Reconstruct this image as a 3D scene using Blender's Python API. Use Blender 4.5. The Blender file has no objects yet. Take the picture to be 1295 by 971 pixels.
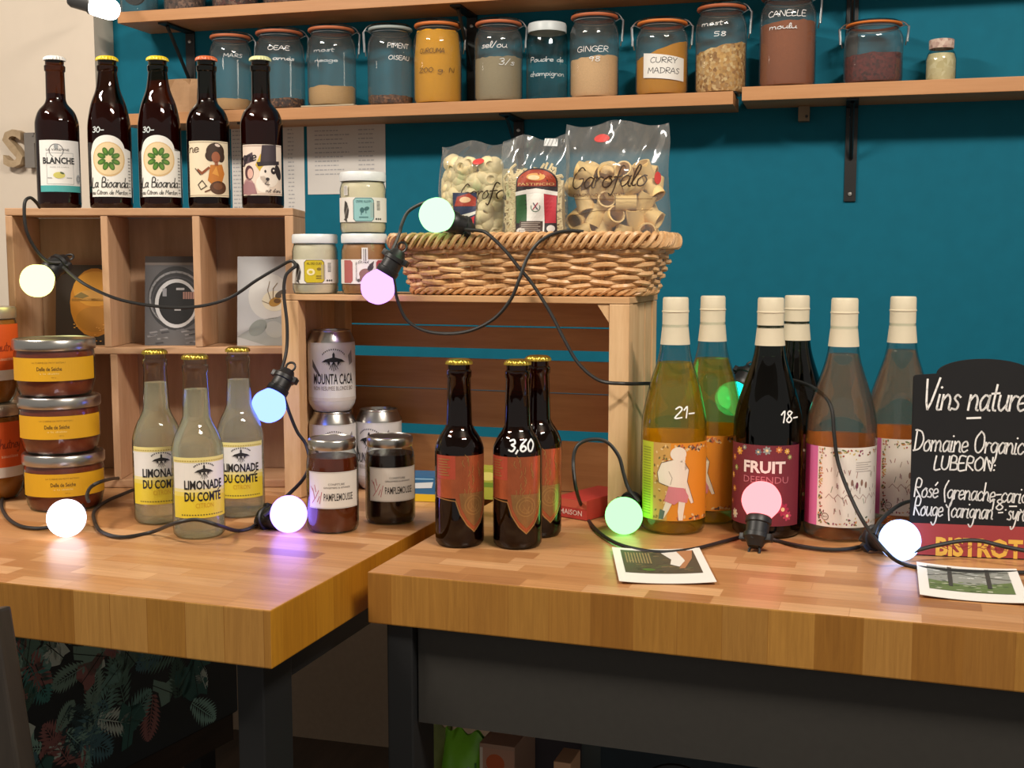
import bpy, bmesh, math, random
from mathutils import Vector, Matrix, Euler
random.seed(7)
PI = math.pi
SC = bpy.context.scene
COL = SC.collection

# ------------------------------------------------------------------ camera, world, light, exposure
F_PX, PITCH, YAW = 1500.0, math.atan(155 / 1500), math.radians(15.5)
CAM = Vector((0, 0, 1.077))
cd = bpy.data.cameras.new('camera'); cam = bpy.data.objects.new('camera', cd); COL.objects.link(cam)
cd.sensor_width = 36; cd.lens = F_PX / 1295 * 36; cd.clip_start = .02
cam.location = CAM; cam.rotation_euler = (PI / 2 - PITCH, 0, YAW)
SC.camera = cam
SC.view_settings.view_transform = 'Standard'; SC.view_settings.look = 'None'
SC.view_settings.gamma = 1; SC.view_settings.use_curve_mapping = False
SC.view_settings.exposure = 0.0
SC.cycles.transparent_max_bounces = 24
SC.cycles.max_bounces = 14
SC.cycles.transmission_bounces = 12
SC.cycles.sample_clamp_indirect = 6
W = bpy.data.worlds.new('room_light'); SC.world = W; W.use_nodes = True
bg = W.node_tree.nodes['Background']; bg.inputs[0].default_value = (1, .93, .84, 1); bg.inputs[1].default_value = .33


def area(name, loc, target, sx, sy, power, colour):
    l = bpy.data.lights.new(name, 'AREA'); l.shape = 'RECTANGLE'; l.size = sx; l.size_y = sy
    l.energy = power; l.color = colour
    o = bpy.data.objects.new(name, l); COL.objects.link(o); o.location = loc
    o.rotation_euler = (Vector(target) - Vector(loc)).to_track_quat('-Z', 'Y').to_euler()
    return o


area('ceiling_lamp_west', (-1.75, .45, 2.45), (-.9, 1.7, .9), .7, .10, 38, (1, .90, .78))
area('ceiling_lamp_east', (.75, .35, 2.45), (-.3, 1.7, .9), .7, .10, 42, (1, .90, .78))

# ------------------------------------------------------------------ geometry of the view (photo pixel -> point on a plane of the place)
_c, _s = math.cos(YAW), math.sin(YAW)
FWD = Vector((-_s * math.cos(PITCH), _c * math.cos(PITCH), -math.sin(PITCH)))
RIGHT = Vector((_c, _s, 0)); UP = RIGHT.cross(FWD)
TZ = .75                                                       # table top height


def ray(px, py): return FWD + RIGHT * ((px - 647.5) / F_PX) + UP * ((485.5 - py) / F_PX)
def onz(px, py, z=TZ):
    r = ray(px, py); return CAM + r * ((z - CAM.z) / r.z)
def ony(px, py, y):
    r = ray(px, py); return CAM + r * (y / r.y)
def atd(px, py, d): return CAM + ray(px, py) * d
def depth(p): return (Vector(p) - CAM).dot(FWD)
def ppm(p): return F_PX / depth(p)
def zat(p, py):
    """height at which the vertical line through p is seen at pixel row py"""
    lo, hi = -1.0, 4.0
    for _ in range(40):
        m = (lo + hi) / 2; q = Vector((p.x, p.y, m)) - CAM
        y = 485.5 - F_PX * q.dot(UP) / q.dot(FWD)
        if y > py: lo = m
        else: hi = m
    return lo
def face(p): return math.atan2(-p[0], p[1])                    # rotation that turns local -Y towards the viewer


# ------------------------------------------------------------------ materials
def lin(c):
    if isinstance(c, str):
        c = c.lstrip('#'); c = [int(c[i:i + 2], 16) / 255 for i in (0, 2, 4)]
        c = [x / 12.92 if x <= .04045 else ((x + .055) / 1.055) ** 2.4 for x in c]
    return (c[0], c[1], c[2], 1)


_M = {}
def newmat(name):
    m = bpy.data.materials.new(name); m.use_nodes = True
    nt = m.node_tree; nt.nodes.clear()
    out = nt.nodes.new('ShaderNodeOutputMaterial')
    return m, nt, out
def node(nt, t, **kw):
    n = nt.nodes.new(t)
    for k, v in kw.items():
        if hasattr(n, k): setattr(n, k, v)
        else: n.inputs[k.replace('_', ' ')].default_value = v
    return n
def L(nt, a, b): nt.links.new(a, b)


def paint(hexc, rough=.5, metal=0.0, spec=.5, var=.06, coat=0, vscale=60):
    """plain surface with a slight procedural unevenness"""
    key = ('paint', hexc, rough, metal, spec, var, coat)
    if key in _M: return _M[key]
    m, nt, out = newmat('surface_' + str(hexc).lstrip('#'))
    p = nt.nodes.new('ShaderNodeBsdfPrincipled'); c = lin(hexc)
    p.inputs['Roughness'].default_value = rough; p.inputs['Metallic'].default_value = metal
    p.inputs['Specular IOR Level'].default_value = spec; p.inputs['Coat Weight'].default_value = coat
    if var > 0:
        tc = nt.nodes.new('ShaderNodeTexCoord')
        n = nt.nodes.new('ShaderNodeTexNoise'); n.inputs['Scale'].default_value = vscale; n.inputs['Detail'].default_value = 3
        L(nt, tc.outputs['Object'], n.inputs['Vector'])
        mx = nt.nodes.new('ShaderNodeMix'); mx.data_type = 'RGBA'
        mx.inputs[6].default_value = tuple(x * (1 - var) for x in c[:3]) + (1,)
        mx.inputs[7].default_value = tuple(min(1, x * (1 + var)) for x in c[:3]) + (1,)
        L(nt, n.outputs['Fac'], mx.inputs[0]); L(nt, mx.outputs[2], p.inputs['Base Color'])
    else:
        p.inputs['Base Color'].default_value = c
    L(nt, p.outputs[0], out.inputs[0]); _M[key] = m
    return m


def glass_thin(tint='#f4f8f6', edge='#8fa3a0', rough=.03, gloss=.75, haze=0.0):
    """a thin glass or film wall: clear with tinted edges and a mirror-like sheen"""
    key = ('thin', tint, edge, rough, gloss, haze)
    if key in _M: return _M[key]
    m, nt, out = newmat('thin_glass')
    lw = nt.nodes.new('ShaderNodeLayerWeight'); lw.inputs['Blend'].default_value = .5
    mx = nt.nodes.new('ShaderNodeMix'); mx.data_type = 'RGBA'
    pw = node(nt, 'ShaderNodeMath', operation='POWER'); pw.inputs[1].default_value = 2.5
    L(nt, lw.outputs['Facing'], pw.inputs[0]); L(nt, pw.outputs[0], mx.inputs[0])
    mx.inputs[6].default_value = lin(tint); mx.inputs[7].default_value = lin(edge)
    tr = nt.nodes.new('ShaderNodeBsdfTransparent'); L(nt, mx.outputs[2], tr.inputs[0])
    gl = nt.nodes.new('ShaderNodeBsdfGlossy'); gl.inputs['Roughness'].default_value = rough
    p4 = node(nt, 'ShaderNodeMath', operation='POWER'); p4.inputs[1].default_value = 4
    ma = node(nt, 'ShaderNodeMath', operation='MULTIPLY_ADD'); ma.inputs[1].default_value = gloss; ma.inputs[2].default_value = .05
    L(nt, lw.outputs['Facing'], p4.inputs[0]); L(nt, p4.outputs[0], ma.inputs[0])
    ms = nt.nodes.new('ShaderNodeMixShader'); L(nt, ma.outputs[0], ms.inputs[0])
    L(nt, tr.outputs[0], ms.inputs[1]); L(nt, gl.outputs[0], ms.inputs[2])
    if haze:
        df = nt.nodes.new('ShaderNodeBsdfDiffuse'); df.inputs[0].default_value = (.9, .9, .9, 1)
        m2 = nt.nodes.new('ShaderNodeMixShader'); m2.inputs[0].default_value = haze
        L(nt, ms.outputs[0], m2.inputs[1]); L(nt, df.outputs[0], m2.inputs[2]); L(nt, m2.outputs[0], out.inputs[0])
    else:
        L(nt, ms.outputs[0], out.inputs[0])
    _M[key] = m
    return m


def liquid(colour, ior=1.33, cloudy=0.0, cloud='#e8ead0', clear=0.0):
    key = ('liq', colour, ior, cloudy, cloud, clear)
    if key in _M: return _M[key]
    m, nt, out = newmat('liquid')
    g = nt.nodes.new('ShaderNodeBsdfGlass'); g.inputs['Color'].default_value = lin(colour)
    g.inputs['IOR'].default_value = ior; g.inputs['Roughness'].default_value = 0.0
    if cloudy:
        d = nt.nodes.new('ShaderNodeBsdfDiffuse'); d.inputs[0].default_value = lin(cloud)
        t = nt.nodes.new('ShaderNodeBsdfTranslucent'); t.inputs[0].default_value = lin(cloud)
        a = nt.nodes.new('ShaderNodeMixShader'); a.inputs[0].default_value = .5
        L(nt, d.outputs[0], a.inputs[1]); L(nt, t.outputs[0], a.inputs[2])
        b = nt.nodes.new('ShaderNodeMixShader'); b.inputs[0].default_value = cloudy
        src = g
        if clear:
            tp = nt.nodes.new('ShaderNodeBsdfTransparent'); tp.inputs[0].default_value = lin(colour)
            src = nt.nodes.new('ShaderNodeMixShader'); src.inputs[0].default_value = clear
            L(nt, g.outputs[0], src.inputs[1]); L(nt, tp.outputs[0], src.inputs[2])
        L(nt, src.outputs[0], b.inputs[1]); L(nt, a.outputs[0], b.inputs[2]); L(nt, b.outputs[0], out.inputs[0])
    else:
        L(nt, g.outputs[0], out.inputs[0])
    _M[key] = m
    return m


def wood(c1, c2, scale=(1, 1, 1), rough=.55, dens=14, bump=.15, knots=False):
    """long-grained wood; the small entry of scale is the grain direction"""
    key = ('wood', c1, c2, scale, rough, dens, knots)
    if key in _M: return _M[key]
    m, nt, out = newmat('wood')
    tc = nt.nodes.new('ShaderNodeTexCoord'); mp = nt.nodes.new('ShaderNodeMapping')
    mp.inputs['Scale'].default_value = scale
    L(nt, tc.outputs['Object'], mp.inputs[0])
    n1 = node(nt, 'ShaderNodeTexNoise', Scale=dens, Detail=6, Roughness=.6, Distortion=.6)
    n2 = node(nt, 'ShaderNodeTexNoise', Scale=dens * 6, Detail=3, Roughness=.7)
    L(nt, mp.outputs[0], n1.inputs['Vector']); L(nt, mp.outputs[0], n2.inputs['Vector'])
    ad = node(nt, 'ShaderNodeMath', operation='MULTIPLY_ADD'); ad.inputs[1].default_value = .45
    L(nt, n2.outputs['Fac'], ad.inputs[0]); L(nt, n1.outputs['Fac'], ad.inputs[2])
    cr = nt.nodes.new('ShaderNodeValToRGB'); cr.color_ramp.elements[0].position = .48; cr.color_ramp.elements[1].position = .95
    cr.color_ramp.elements[0].color = lin(c2); cr.color_ramp.elements[1].color = lin(c1)
    L(nt, ad.outputs[0], cr.inputs[0])
    p = nt.nodes.new('ShaderNodeBsdfPrincipled'); p.inputs['Roughness'].default_value = rough
    L(nt, cr.outputs[0], p.inputs['Base Color'])
    if knots:
        v = node(nt, 'ShaderNodeTexVoronoi', Scale=4.5)
        mp2 = nt.nodes.new('ShaderNodeMapping'); mp2.inputs['Scale'].default_value = tuple(.55 if s < .5 else 1 for s in scale)
        L(nt, tc.outputs['Object'], mp2.inputs[0]); L(nt, mp2.outputs[0], v.inputs['Vector'])
        r2 = nt.nodes.new('ShaderNodeValToRGB'); r2.color_ramp.elements[0].position = .03; r2.color_ramp.elements[1].position = .075
        r2.color_ramp.elements[0].color = (.16, .11, .08, 1); r2.color_ramp.elements[1].color = (1, 1, 1, 1)
        L(nt, v.outputs['Distance'], r2.inputs[0])
        mm = nt.nodes.new('ShaderNodeMix'); mm.data_type = 'RGBA'; mm.blend_type = 'MULTIPLY'; mm.inputs[0].default_value = 1
        L(nt, cr.outputs[0], mm.inputs[6]); L(nt, r2.outputs[0], mm.inputs[7]); L(nt, mm.outputs[2], p.inputs['Base Color'])
    b = node(nt, 'ShaderNodeBump', Strength=bump, Distance=.002); L(nt, ad.outputs[0], b.inputs['Height']); L(nt, b.outputs[0], p.inputs['Normal'])
    L(nt, p.outputs[0], out.inputs[0]); _M[key] = m
    return m


def butcher(c_list, axis, rough, bw, rh):
    """glued oak staves: axis 'top' (staves along x in rows) or 'side' (upright staves with upright grain)"""
    m, nt, out = newmat('oak_staves_' + axis)
    tc = nt.nodes.new('ShaderNodeTexCoord')
    sx = nt.nodes.new('ShaderNodeSeparateXYZ'); L(nt, tc.outputs['Object'], sx.inputs[0])
    cb = nt.nodes.new('ShaderNodeCombineXYZ'); cb.inputs['Y'].default_value = .9
    if axis == 'top':
        L(nt, sx.outputs['X'], cb.inputs['X']); L(nt, sx.outputs['Y'], cb.inputs['Y'])
        gs = (3, 55, 1)
    elif axis == 'side':
        L(nt, sx.outputs['X'], cb.inputs['X']); gs = (70, 70, 4)
    else:
        L(nt, sx.outputs['Y'], cb.inputs['X']); gs = (70, 70, 4)
    br = nt.nodes.new('ShaderNodeTexBrick'); br.offset = .37; br.squash = .7; br.squash_frequency = 3
    br.inputs['Color1'].default_value = (0, 0, 0, 1); br.inputs['Color2'].default_value = (1, 1, 1, 1)
    br.inputs['Mortar'].default_value = (.3, .3, .3, 1); br.inputs['Scale'].default_value = 1
    br.inputs['Mortar Size'].default_value = .0004; br.inputs['Bias'].default_value = 0
    br.inputs['Brick Width'].default_value = bw; br.inputs['Row Height'].default_value = rh
    L(nt, cb.outputs[0], br.inputs['Vector'])
    cr = nt.nodes.new('ShaderNodeValToRGB'); e = cr.color_ramp.elements
    while len(e) < len(c_list): e.new(.5)
    for i, c in enumerate(c_list): e[i].position = i / (len(c_list) - 1); e[i].color = lin(c)
    L(nt, br.outputs['Color'], cr.inputs[0])
    mp = nt.nodes.new('ShaderNodeMapping'); mp.inputs['Scale'].default_value = gs; L(nt, tc.outputs['Object'], mp.inputs[0])
    n = node(nt, 'ShaderNodeTexNoise', Scale=3.0, Detail=5, Roughness=.65, Distortion=.8); L(nt, mp.outputs[0], n.inputs['Vector'])
    r2 = nt.nodes.new('ShaderNodeValToRGB'); r2.color_ramp.elements[0].position = .25; r2.color_ramp.elements[1].position = .75
    r2.color_ramp.elements[0].color = (.72, .68, .62, 1); r2.color_ramp.elements[1].color = (1.0, 1.0, 1.0, 1)
    L(nt, n.outputs['Fac'], r2.inputs[0])
    mm = nt.nodes.new('ShaderNodeMix'); mm.data_type = 'RGBA'; mm.blend_type = 'MULTIPLY'; mm.inputs[0].default_value = 1
    L(nt, cr.outputs[0], mm.inputs[6]); L(nt, r2.outputs[0], mm.inputs[7])
    p = nt.nodes.new('ShaderNodeBsdfPrincipled'); p.inputs['Roughness'].default_value = rough
    L(nt, mm.outputs[2], p.inputs['Base Color'])
    b = node(nt, 'ShaderNodeBump', Strength=.12, Distance=.001); L(nt, n.outputs['Fac'], b.inputs['Height']); L(nt, b.outputs[0], p.inputs['Normal'])
    L(nt, p.outputs[0], out.inputs[0])
    return m


def grains(cols, scale=300, rough=.8, bump=.6):
    """coarse grains, powder or flakes"""
    key = ('gr', tuple(cols), scale)
    if key in _M: return _M[key]
    m, nt, out = newmat('grains')
    tc = nt.nodes.new('ShaderNodeTexCoord'); v = node(nt, 'ShaderNodeTexVoronoi', Scale=scale)
    L(nt, tc.outputs['Object'], v.inputs['Vector'])
    sp = nt.nodes.new('ShaderNodeSeparateColor'); L(nt, v.outputs['Color'], sp.inputs[0])
    cr = nt.nodes.new('ShaderNodeValToRGB'); e = cr.color_ramp.elements
    while len(e) < len(cols): e.new(.5)
    for i, c in enumerate(cols): e[i].position = i / max(1, len(cols) - 1); e[i].color = lin(c)
    L(nt, sp.outputs[0], cr.inputs[0])
    p = nt.nodes.new('ShaderNodeBsdfPrincipled'); p.inputs['Roughness'].default_value = rough
    L(nt, cr.outputs[0], p.inputs['Base Color'])
    b = node(nt, 'ShaderNodeBump', Strength=bump, Distance=.001); L(nt, v.outputs['Distance'], b.inputs['Height']); L(nt, b.outputs[0], p.inputs['Normal'])
    L(nt, p.outputs[0], out.inputs[0]); _M[key] = m
    return m


def glow(hexc, strength):
    key = ('glow', hexc, strength)
    if key in _M: return _M[key]
    m, nt, out = newmat('lit_bulb')
    e = nt.nodes.new('ShaderNodeEmission'); e.inputs[0].default_value = lin(hexc); e.inputs[1].default_value = strength
    L(nt, e.outputs[0], out.inputs[0]); _M[key] = m
    return m


STEEL = paint('#b9b7b2', .28, 1.0, var=.03)
GOLD = paint('#c9ad4a', .3, 1.0, var=.04)
BLACK = paint('#17181a', .45)
WIRE = paint('#b8bcc0', .3, 1.0, var=0)
CLEAR = glass_thin()
BROWN_GLASS = glass_thin('#8a6244', '#24140a', .03, .7)
DUSTY = glass_thin('#f4f7f6', '#93a6a4', .04, .8, .028)


# ------------------------------------------------------------------ mesh helpers
def bm_new(): return bmesh.new()


def obj(name, bm, mats, parent=None, smooth=True, loc=None, rz=0, keep=False):
    me = bpy.data.meshes.new(name)
    if not keep: bmesh.ops.recalc_face_normals(bm, faces=bm.faces[:])
    bm.to_mesh(me); bm.free()
    if not isinstance(mats, (list, tuple)): mats = [mats]
    for m in mats: me.materials.append(m)
    if smooth:
        me.polygons.foreach_set('use_smooth', [True] * len(me.polygons))
        try: me.set_sharp_from_angle(angle=math.radians(40))
        except Exception: pass
    o = bpy.data.objects.new(name, me); COL.objects.link(o)
    if parent: o.parent = parent
    if loc is not None: o.location = loc
    if rz: o.rotation_euler.z = rz
    return o


def tag(o, label, cat, group=None):
    o['label'] = label; o['category'] = cat
    if group: o['group'] = group
    return o
def thing(name, label, cat, loc=(0, 0, 0), rz=0, group=None, rot=None):
    o = bpy.data.objects.new(name, None); COL.objects.link(o); o.empty_display_size = .05
    o.location = loc; o.rotation_euler = rot if rot else (0, 0, rz)
    return tag(o, label, cat, group)
def struct(o):
    o['kind'] = 'structure'; return o
def dup(root, loc, rz, label, group=None, rot=None):
    def cp(o, par):
        c = o.copy(); COL.objects.link(c); c.parent = par
        for ch in KIDS(o): cp(ch, c)
        return c
    r = root.copy(); COL.objects.link(r); r.location = loc; r.rotation_euler = rot if rot else (0, 0, rz); r['label'] = label
    if group: r['group'] = group
    for ch in KIDS(root): cp(ch, r)
    return r
def KIDS(o): return [c for c in bpy.data.objects if c.parent == o]


def lathe(bm, prof, seg=40, mi=0, mod=None, c=(0, 0, 0)):
    rings = []
    for r, z in prof:
        if r < 1e-6:
            rings.append([bm.verts.new((c[0], c[1], c[2] + z))])
        else:
            ring = []
            for i in range(seg):
                a = 2 * PI * i / seg; rr = r * (mod(a, z) if mod else 1)
                ring.append(bm.verts.new((c[0] + rr * math.sin(a), c[1] - rr * math.cos(a), c[2] + z)))
            rings.append(ring)
    for A, B in zip(rings, rings[1:]):
        for i in range(seg):
            j = (i + 1) % seg
            if len(A) == 1 and len(B) == 1: continue
            if len(A) == 1: f = bm.faces.new((A[0], B[j], B[i]))
            elif len(B) == 1: f = bm.faces.new((A[i], A[j], B[0]))
            else: f = bm.faces.new((A[i], A[j], B[j], B[i]))
            f.material_index = mi
    return bm


def smooth_prof(pts, n=5):
    """Catmull-Rom through a profile, keeping its end points"""
    out = []
    P = [pts[0]] + list(pts) + [pts[-1]]
    for i in range(1, len(P) - 2):
        p0, p1, p2, p3 = P[i - 1], P[i], P[i + 1], P[i + 2]
        for k in range(n):
            t = k / n
            out.append(tuple(.5 * ((2 * b) + (-a + c) * t + (2 * a - 5 * b + 4 * c - d) * t * t + (-a + 3 * b - 3 * c + d) * t ** 3)
                             for a, b, c, d in zip(p0, p1, p2, p3)))
    out.append(tuple(pts[-1]))
    return out


def box(bm, x0, y0, z0, x1, y1, z1, mi=0, rot=None, bev=0.0):
    r = bmesh.ops.create_cube(bm, size=1)
    vs = r['verts']
    for v in vs:
        v.co = Vector(((x0 + x1) / 2 + v.co.x * (x1 - x0), (y0 + y1) / 2 + v.co.y * (y1 - y0), (z0 + z1) / 2 + v.co.z * (z1 - z0)))
    fs = {f for v in vs for f in v.link_faces}
    for f in fs: f.material_index = mi
    if bev:
        es = {e for v in vs for e in v.link_edges}
        g = bmesh.ops.bevel(bm, geom=list(es), offset=bev, segments=2, affect='EDGES', profile=.6)
        vs = list({v for f in g['faces'] for v in f.verts} | {v for v in vs if v.is_valid})
        for f in {f for v in vs for f in v.link_faces}: f.material_index = mi
    if rot: bmesh.ops.transform(bm, matrix=rot, verts=[v for v in vs if v.is_valid])
    return vs


def tube(bm, pts, r, seg=8, closed=False, mi=0, rads=None):
    pts = [Vector(p) for p in pts]; n = len(pts)
    t0 = (pts[1] - pts[0]).normalized()
    nrm = t0.orthogonal().normalized(); rings = []; pt = t0
    for i, p in enumerate(pts):
        if closed: t = (pts[(i + 1) % n] - pts[i - 1]).normalized()
        else: t = (pts[min(i + 1, n - 1)] - pts[max(i - 1, 0)]).normalized()
        q = pt.rotation_difference(t); nrm = (q @ nrm).normalized(); pt = t
        b = t.cross(nrm); rr = rads[i] if rads else r
        rings.append([bm.verts.new(p + (nrm * math.cos(2 * PI * k / seg) + b * math.sin(2 * PI * k / seg)) * rr) for k in range(seg)])
    m = n if closed else n - 1
    for i in range(m):
        A, B = rings[i], rings[(i + 1) % n]
        for k in range(seg):
            f = bm.faces.new((A[k], A[(k + 1) % seg], B[(k + 1) % seg], B[k])); f.material_index = mi
    if not closed:
        for R_ in (rings[0][::-1], rings[-1]):
            f = bm.faces.new(R_); f.material_index = mi
    return bm


def spline(pts, n=8): return [Vector(p) for p in smooth_prof([tuple(p) for p in pts], n)]


# ------------------------------------------------------------------ hand lettering: single strokes on a unit grid (x-height 1, capitals 2)
G = {
 'a': (1.0, ['.85,.85 .45,1 .1,.55 .3,0 .7,.25 .88,.95', '.88,1 .84,.15 1.08,0']), 'c': (.85, ['.8,.8 .5,1 .1,.6 .2,.1 .55,0 .85,.25']),
 'd': (1.0, ['.9,.8 .5,1 .1,.6 .2,.05 .6,.1 .9,.6', '.95,2 .9,.2 1.05,0']), 'e': (.9, ['.1,.45 .8,.6 .6,1 .2,.85 .1,.3 .4,0 .85,.2']),
 'f': (.7, ['.8,1.8 .5,2 .35,1.5 .3,0 .15,-.8 -.1,-.6', '0,.9 .75,1']), 'g': (1.0, ['.9,.8 .5,1 .1,.6 .3,.1 .7,.2 .9,.9', '.9,.9 .85,-.5 .5,-1 .1,-.7']),
 'h': (1.0, ['.15,2 .1,0', '.1,.5 .5,1 .8,.7 .8,.1 1,0']), 'i': (.45, ['.2,1 .15,.1 .4,0', '.25,1.45 .3,1.5']),
 'l': (.5, ['.1,.2 .5,1.6 .3,2 .15,1.2 .2,.1 .5,.1']), 'm': (1.5, ['.1,1 .1,0', '.1,.6 .45,1 .65,.7 .65,0', '.65,.6 1,1 1.25,.7 1.25,.1 1.45,0']),
 'n': (1.0, ['.1,1 .1,0', '.1,.6 .5,1 .8,.7 .8,.1 1,0']), 'o': (.95, ['.5,1 .1,.6 .2,.05 .65,.05 .85,.55 .5,1 .75,.95']),
 'r': (.75, ['.1,1 .15,0', '.12,.5 .4,.95 .75,.9']), 's': (.75, ['.7,.85 .4,1 .2,.75 .6,.4 .5,.05 .05,.1']),
 't': (.7, ['.35,1.7 .3,.2 .6,0', '0,1.1 .7,1.15']), 'u': (1.0, ['.1,1 .1,.3 .4,0 .8,.4', '.85,1 .82,.2 1.05,0']),
 'y': (.95, ['.1,1 .2,.3 .5,.2 .85,.9', '.9,1 .6,-.6 .2,-1 0,-.7']), 'k': (.9, ['.1,2 .1,0', '.75,1 .1,.4 .8,0']),
 'p': (.95, ['.1,1 .05,-1', '.1,.7 .5,1 .85,.6 .6,.05 .1,.2']), 'v': (.85, ['.05,1 .4,0 .85,1']), 'q': (.95, ['.85,.9 .4,1 .1,.5 .4,0 .85,.6', '.9,1 .85,-1']),
 'A': (1.3, ['0,0 .55,2 1.1,0', '.2,.75 .95,.75']), 'B': (1.15, ['.15,0 .15,2 .8,1.9 .8,1.2 .2,1.05', '.2,1.05 1,.9 1,.1 .15,0']),
 'C': (1.15, ['1,1.7 .6,2 .1,1.3 .15,.4 .6,0 1.05,.3']), 'D': (1.3, ['.2,2 .2,0', '0,1.95 .8,1.8 1.2,1 .8,.2 .05,0']),
 'E': (1.05, ['.95,2 .15,2 .15,0 1,0', '.15,1 .8,1.05']), 'G': (1.25, ['1.05,1.7 .6,2 .1,1.3 .2,.3 .7,0 1.1,.4 1.1,.9 .7,.9']),
 'I': (.5, ['.2,2 .2,0']), 'L': (1.0, ['.2,2 .15,0 .95,.05']), 'M': (1.5, ['.1,0 .2,2 .7,.7 1.2,2 1.3,0']),
 'N': (1.25, ['.1,0 .15,2 1,0 1.05,2']), 'O': (1.35, ['.65,2 .1,1.3 .2,.3 .7,0 1.2,.6 1.1,1.6 .65,2']), 'P': (1.1, ['.15,0 .2,2 .9,1.9 .9,1.1 .2,.95']),
 'R': (1.2, ['.15,0 .2,2 .95,1.85 .85,1.1 .2,1 1.1,0']), 'S': (1.0, ['.9,1.75 .5,2 .15,1.6 .5,1.05 .85,.6 .5,0 .05,.25']),
 'T': (1.15, ['0,2 1.1,2', '.55,2 .55,0']), 'U': (1.2, ['.1,2 .1,.5 .55,0 1,.5 1.05,2']), 'V': (1.2, ['0,2 .5,0 1.15,2.1']),
 'Y': (1.1, ['.05,2 .5,1 1,2', '.5,1 .5,0']), 'H': (1.2, ['.15,2 .15,0', '1,2 1,0', '.15,1 1,1']),
 '0': (1.0, ['.5,2 .1,1.2 .3,.1 .7,.1 .9,1.2 .5,2']), '1': (.6, ['.05,1.4 .4,2 .4,0']), '2': (1.0, ['.1,1.6 .5,2 .8,1.5 .1,0 .9,.1']),
 '3': (.95, ['.1,1.8 .6,2 .75,1.4 .35,1.1 .8,.7 .5,0 .05,.2']), '6': (.95, ['.75,2 .2,1.1 .15,.3 .5,0 .85,.45 .5,.95 .15,.5']),
 '8': (.95, ['.8,1.7 .4,2 .2,1.5 .8,.6 .5,0 .15,.5 .8,1.7']), '5': (.95, ['.8,2 .2,2 .15,1.2 .7,1.1 .7,.2 .1,.1']), '9': (.95, ['.8,1.5 .4,2 .15,1.4 .5,1.1 .8,1.6 .6,0']),
 '-': (.9, ['.1,.75 .8,.8']), '.': (.4, ['.15,0 .22,.06']), ':': (.45, ['.15,.1 .22,.16', '.18,.8 .25,.86']), ',': (.45, ['.25,.2 .05,-.4']),
 '(': (.6, ['.55,2 .1,1 .45,-.4']), ')': (.6, ['.05,2 .5,1 .1,-.4']), '/': (.8, ['0,-.1 .7,2']), "'": (.35, ['.2,2 .12,1.6']), ' ': (.75, []), '`': (0, ['-.55,1.75 -.2,1.45']),
 '^': (0, ['-.65,1.4 -.35,1.75']),
}


def flatten_text(body, bold=0.0):
    cu = bpy.data.curves.new('t', 'FONT'); cu.body = body; cu.size = 1; cu.align_x = 'CENTER'; cu.resolution_u = 2; cu.offset = bold
    o = bpy.data.objects.new('t', cu); COL.objects.link(o)
    dg = bpy.context.evaluated_depsgraph_get(); me = bpy.data.meshes.new_from_object(o.evaluated_get(dg))
    ps = [[(me.vertices[i].co.x, me.vertices[i].co.y) for i in p.vertices] for p in me.polygons]
    bpy.data.objects.remove(o); bpy.data.curves.remove(cu); bpy.data.meshes.remove(me)
    return ps
_T = {}


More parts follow.
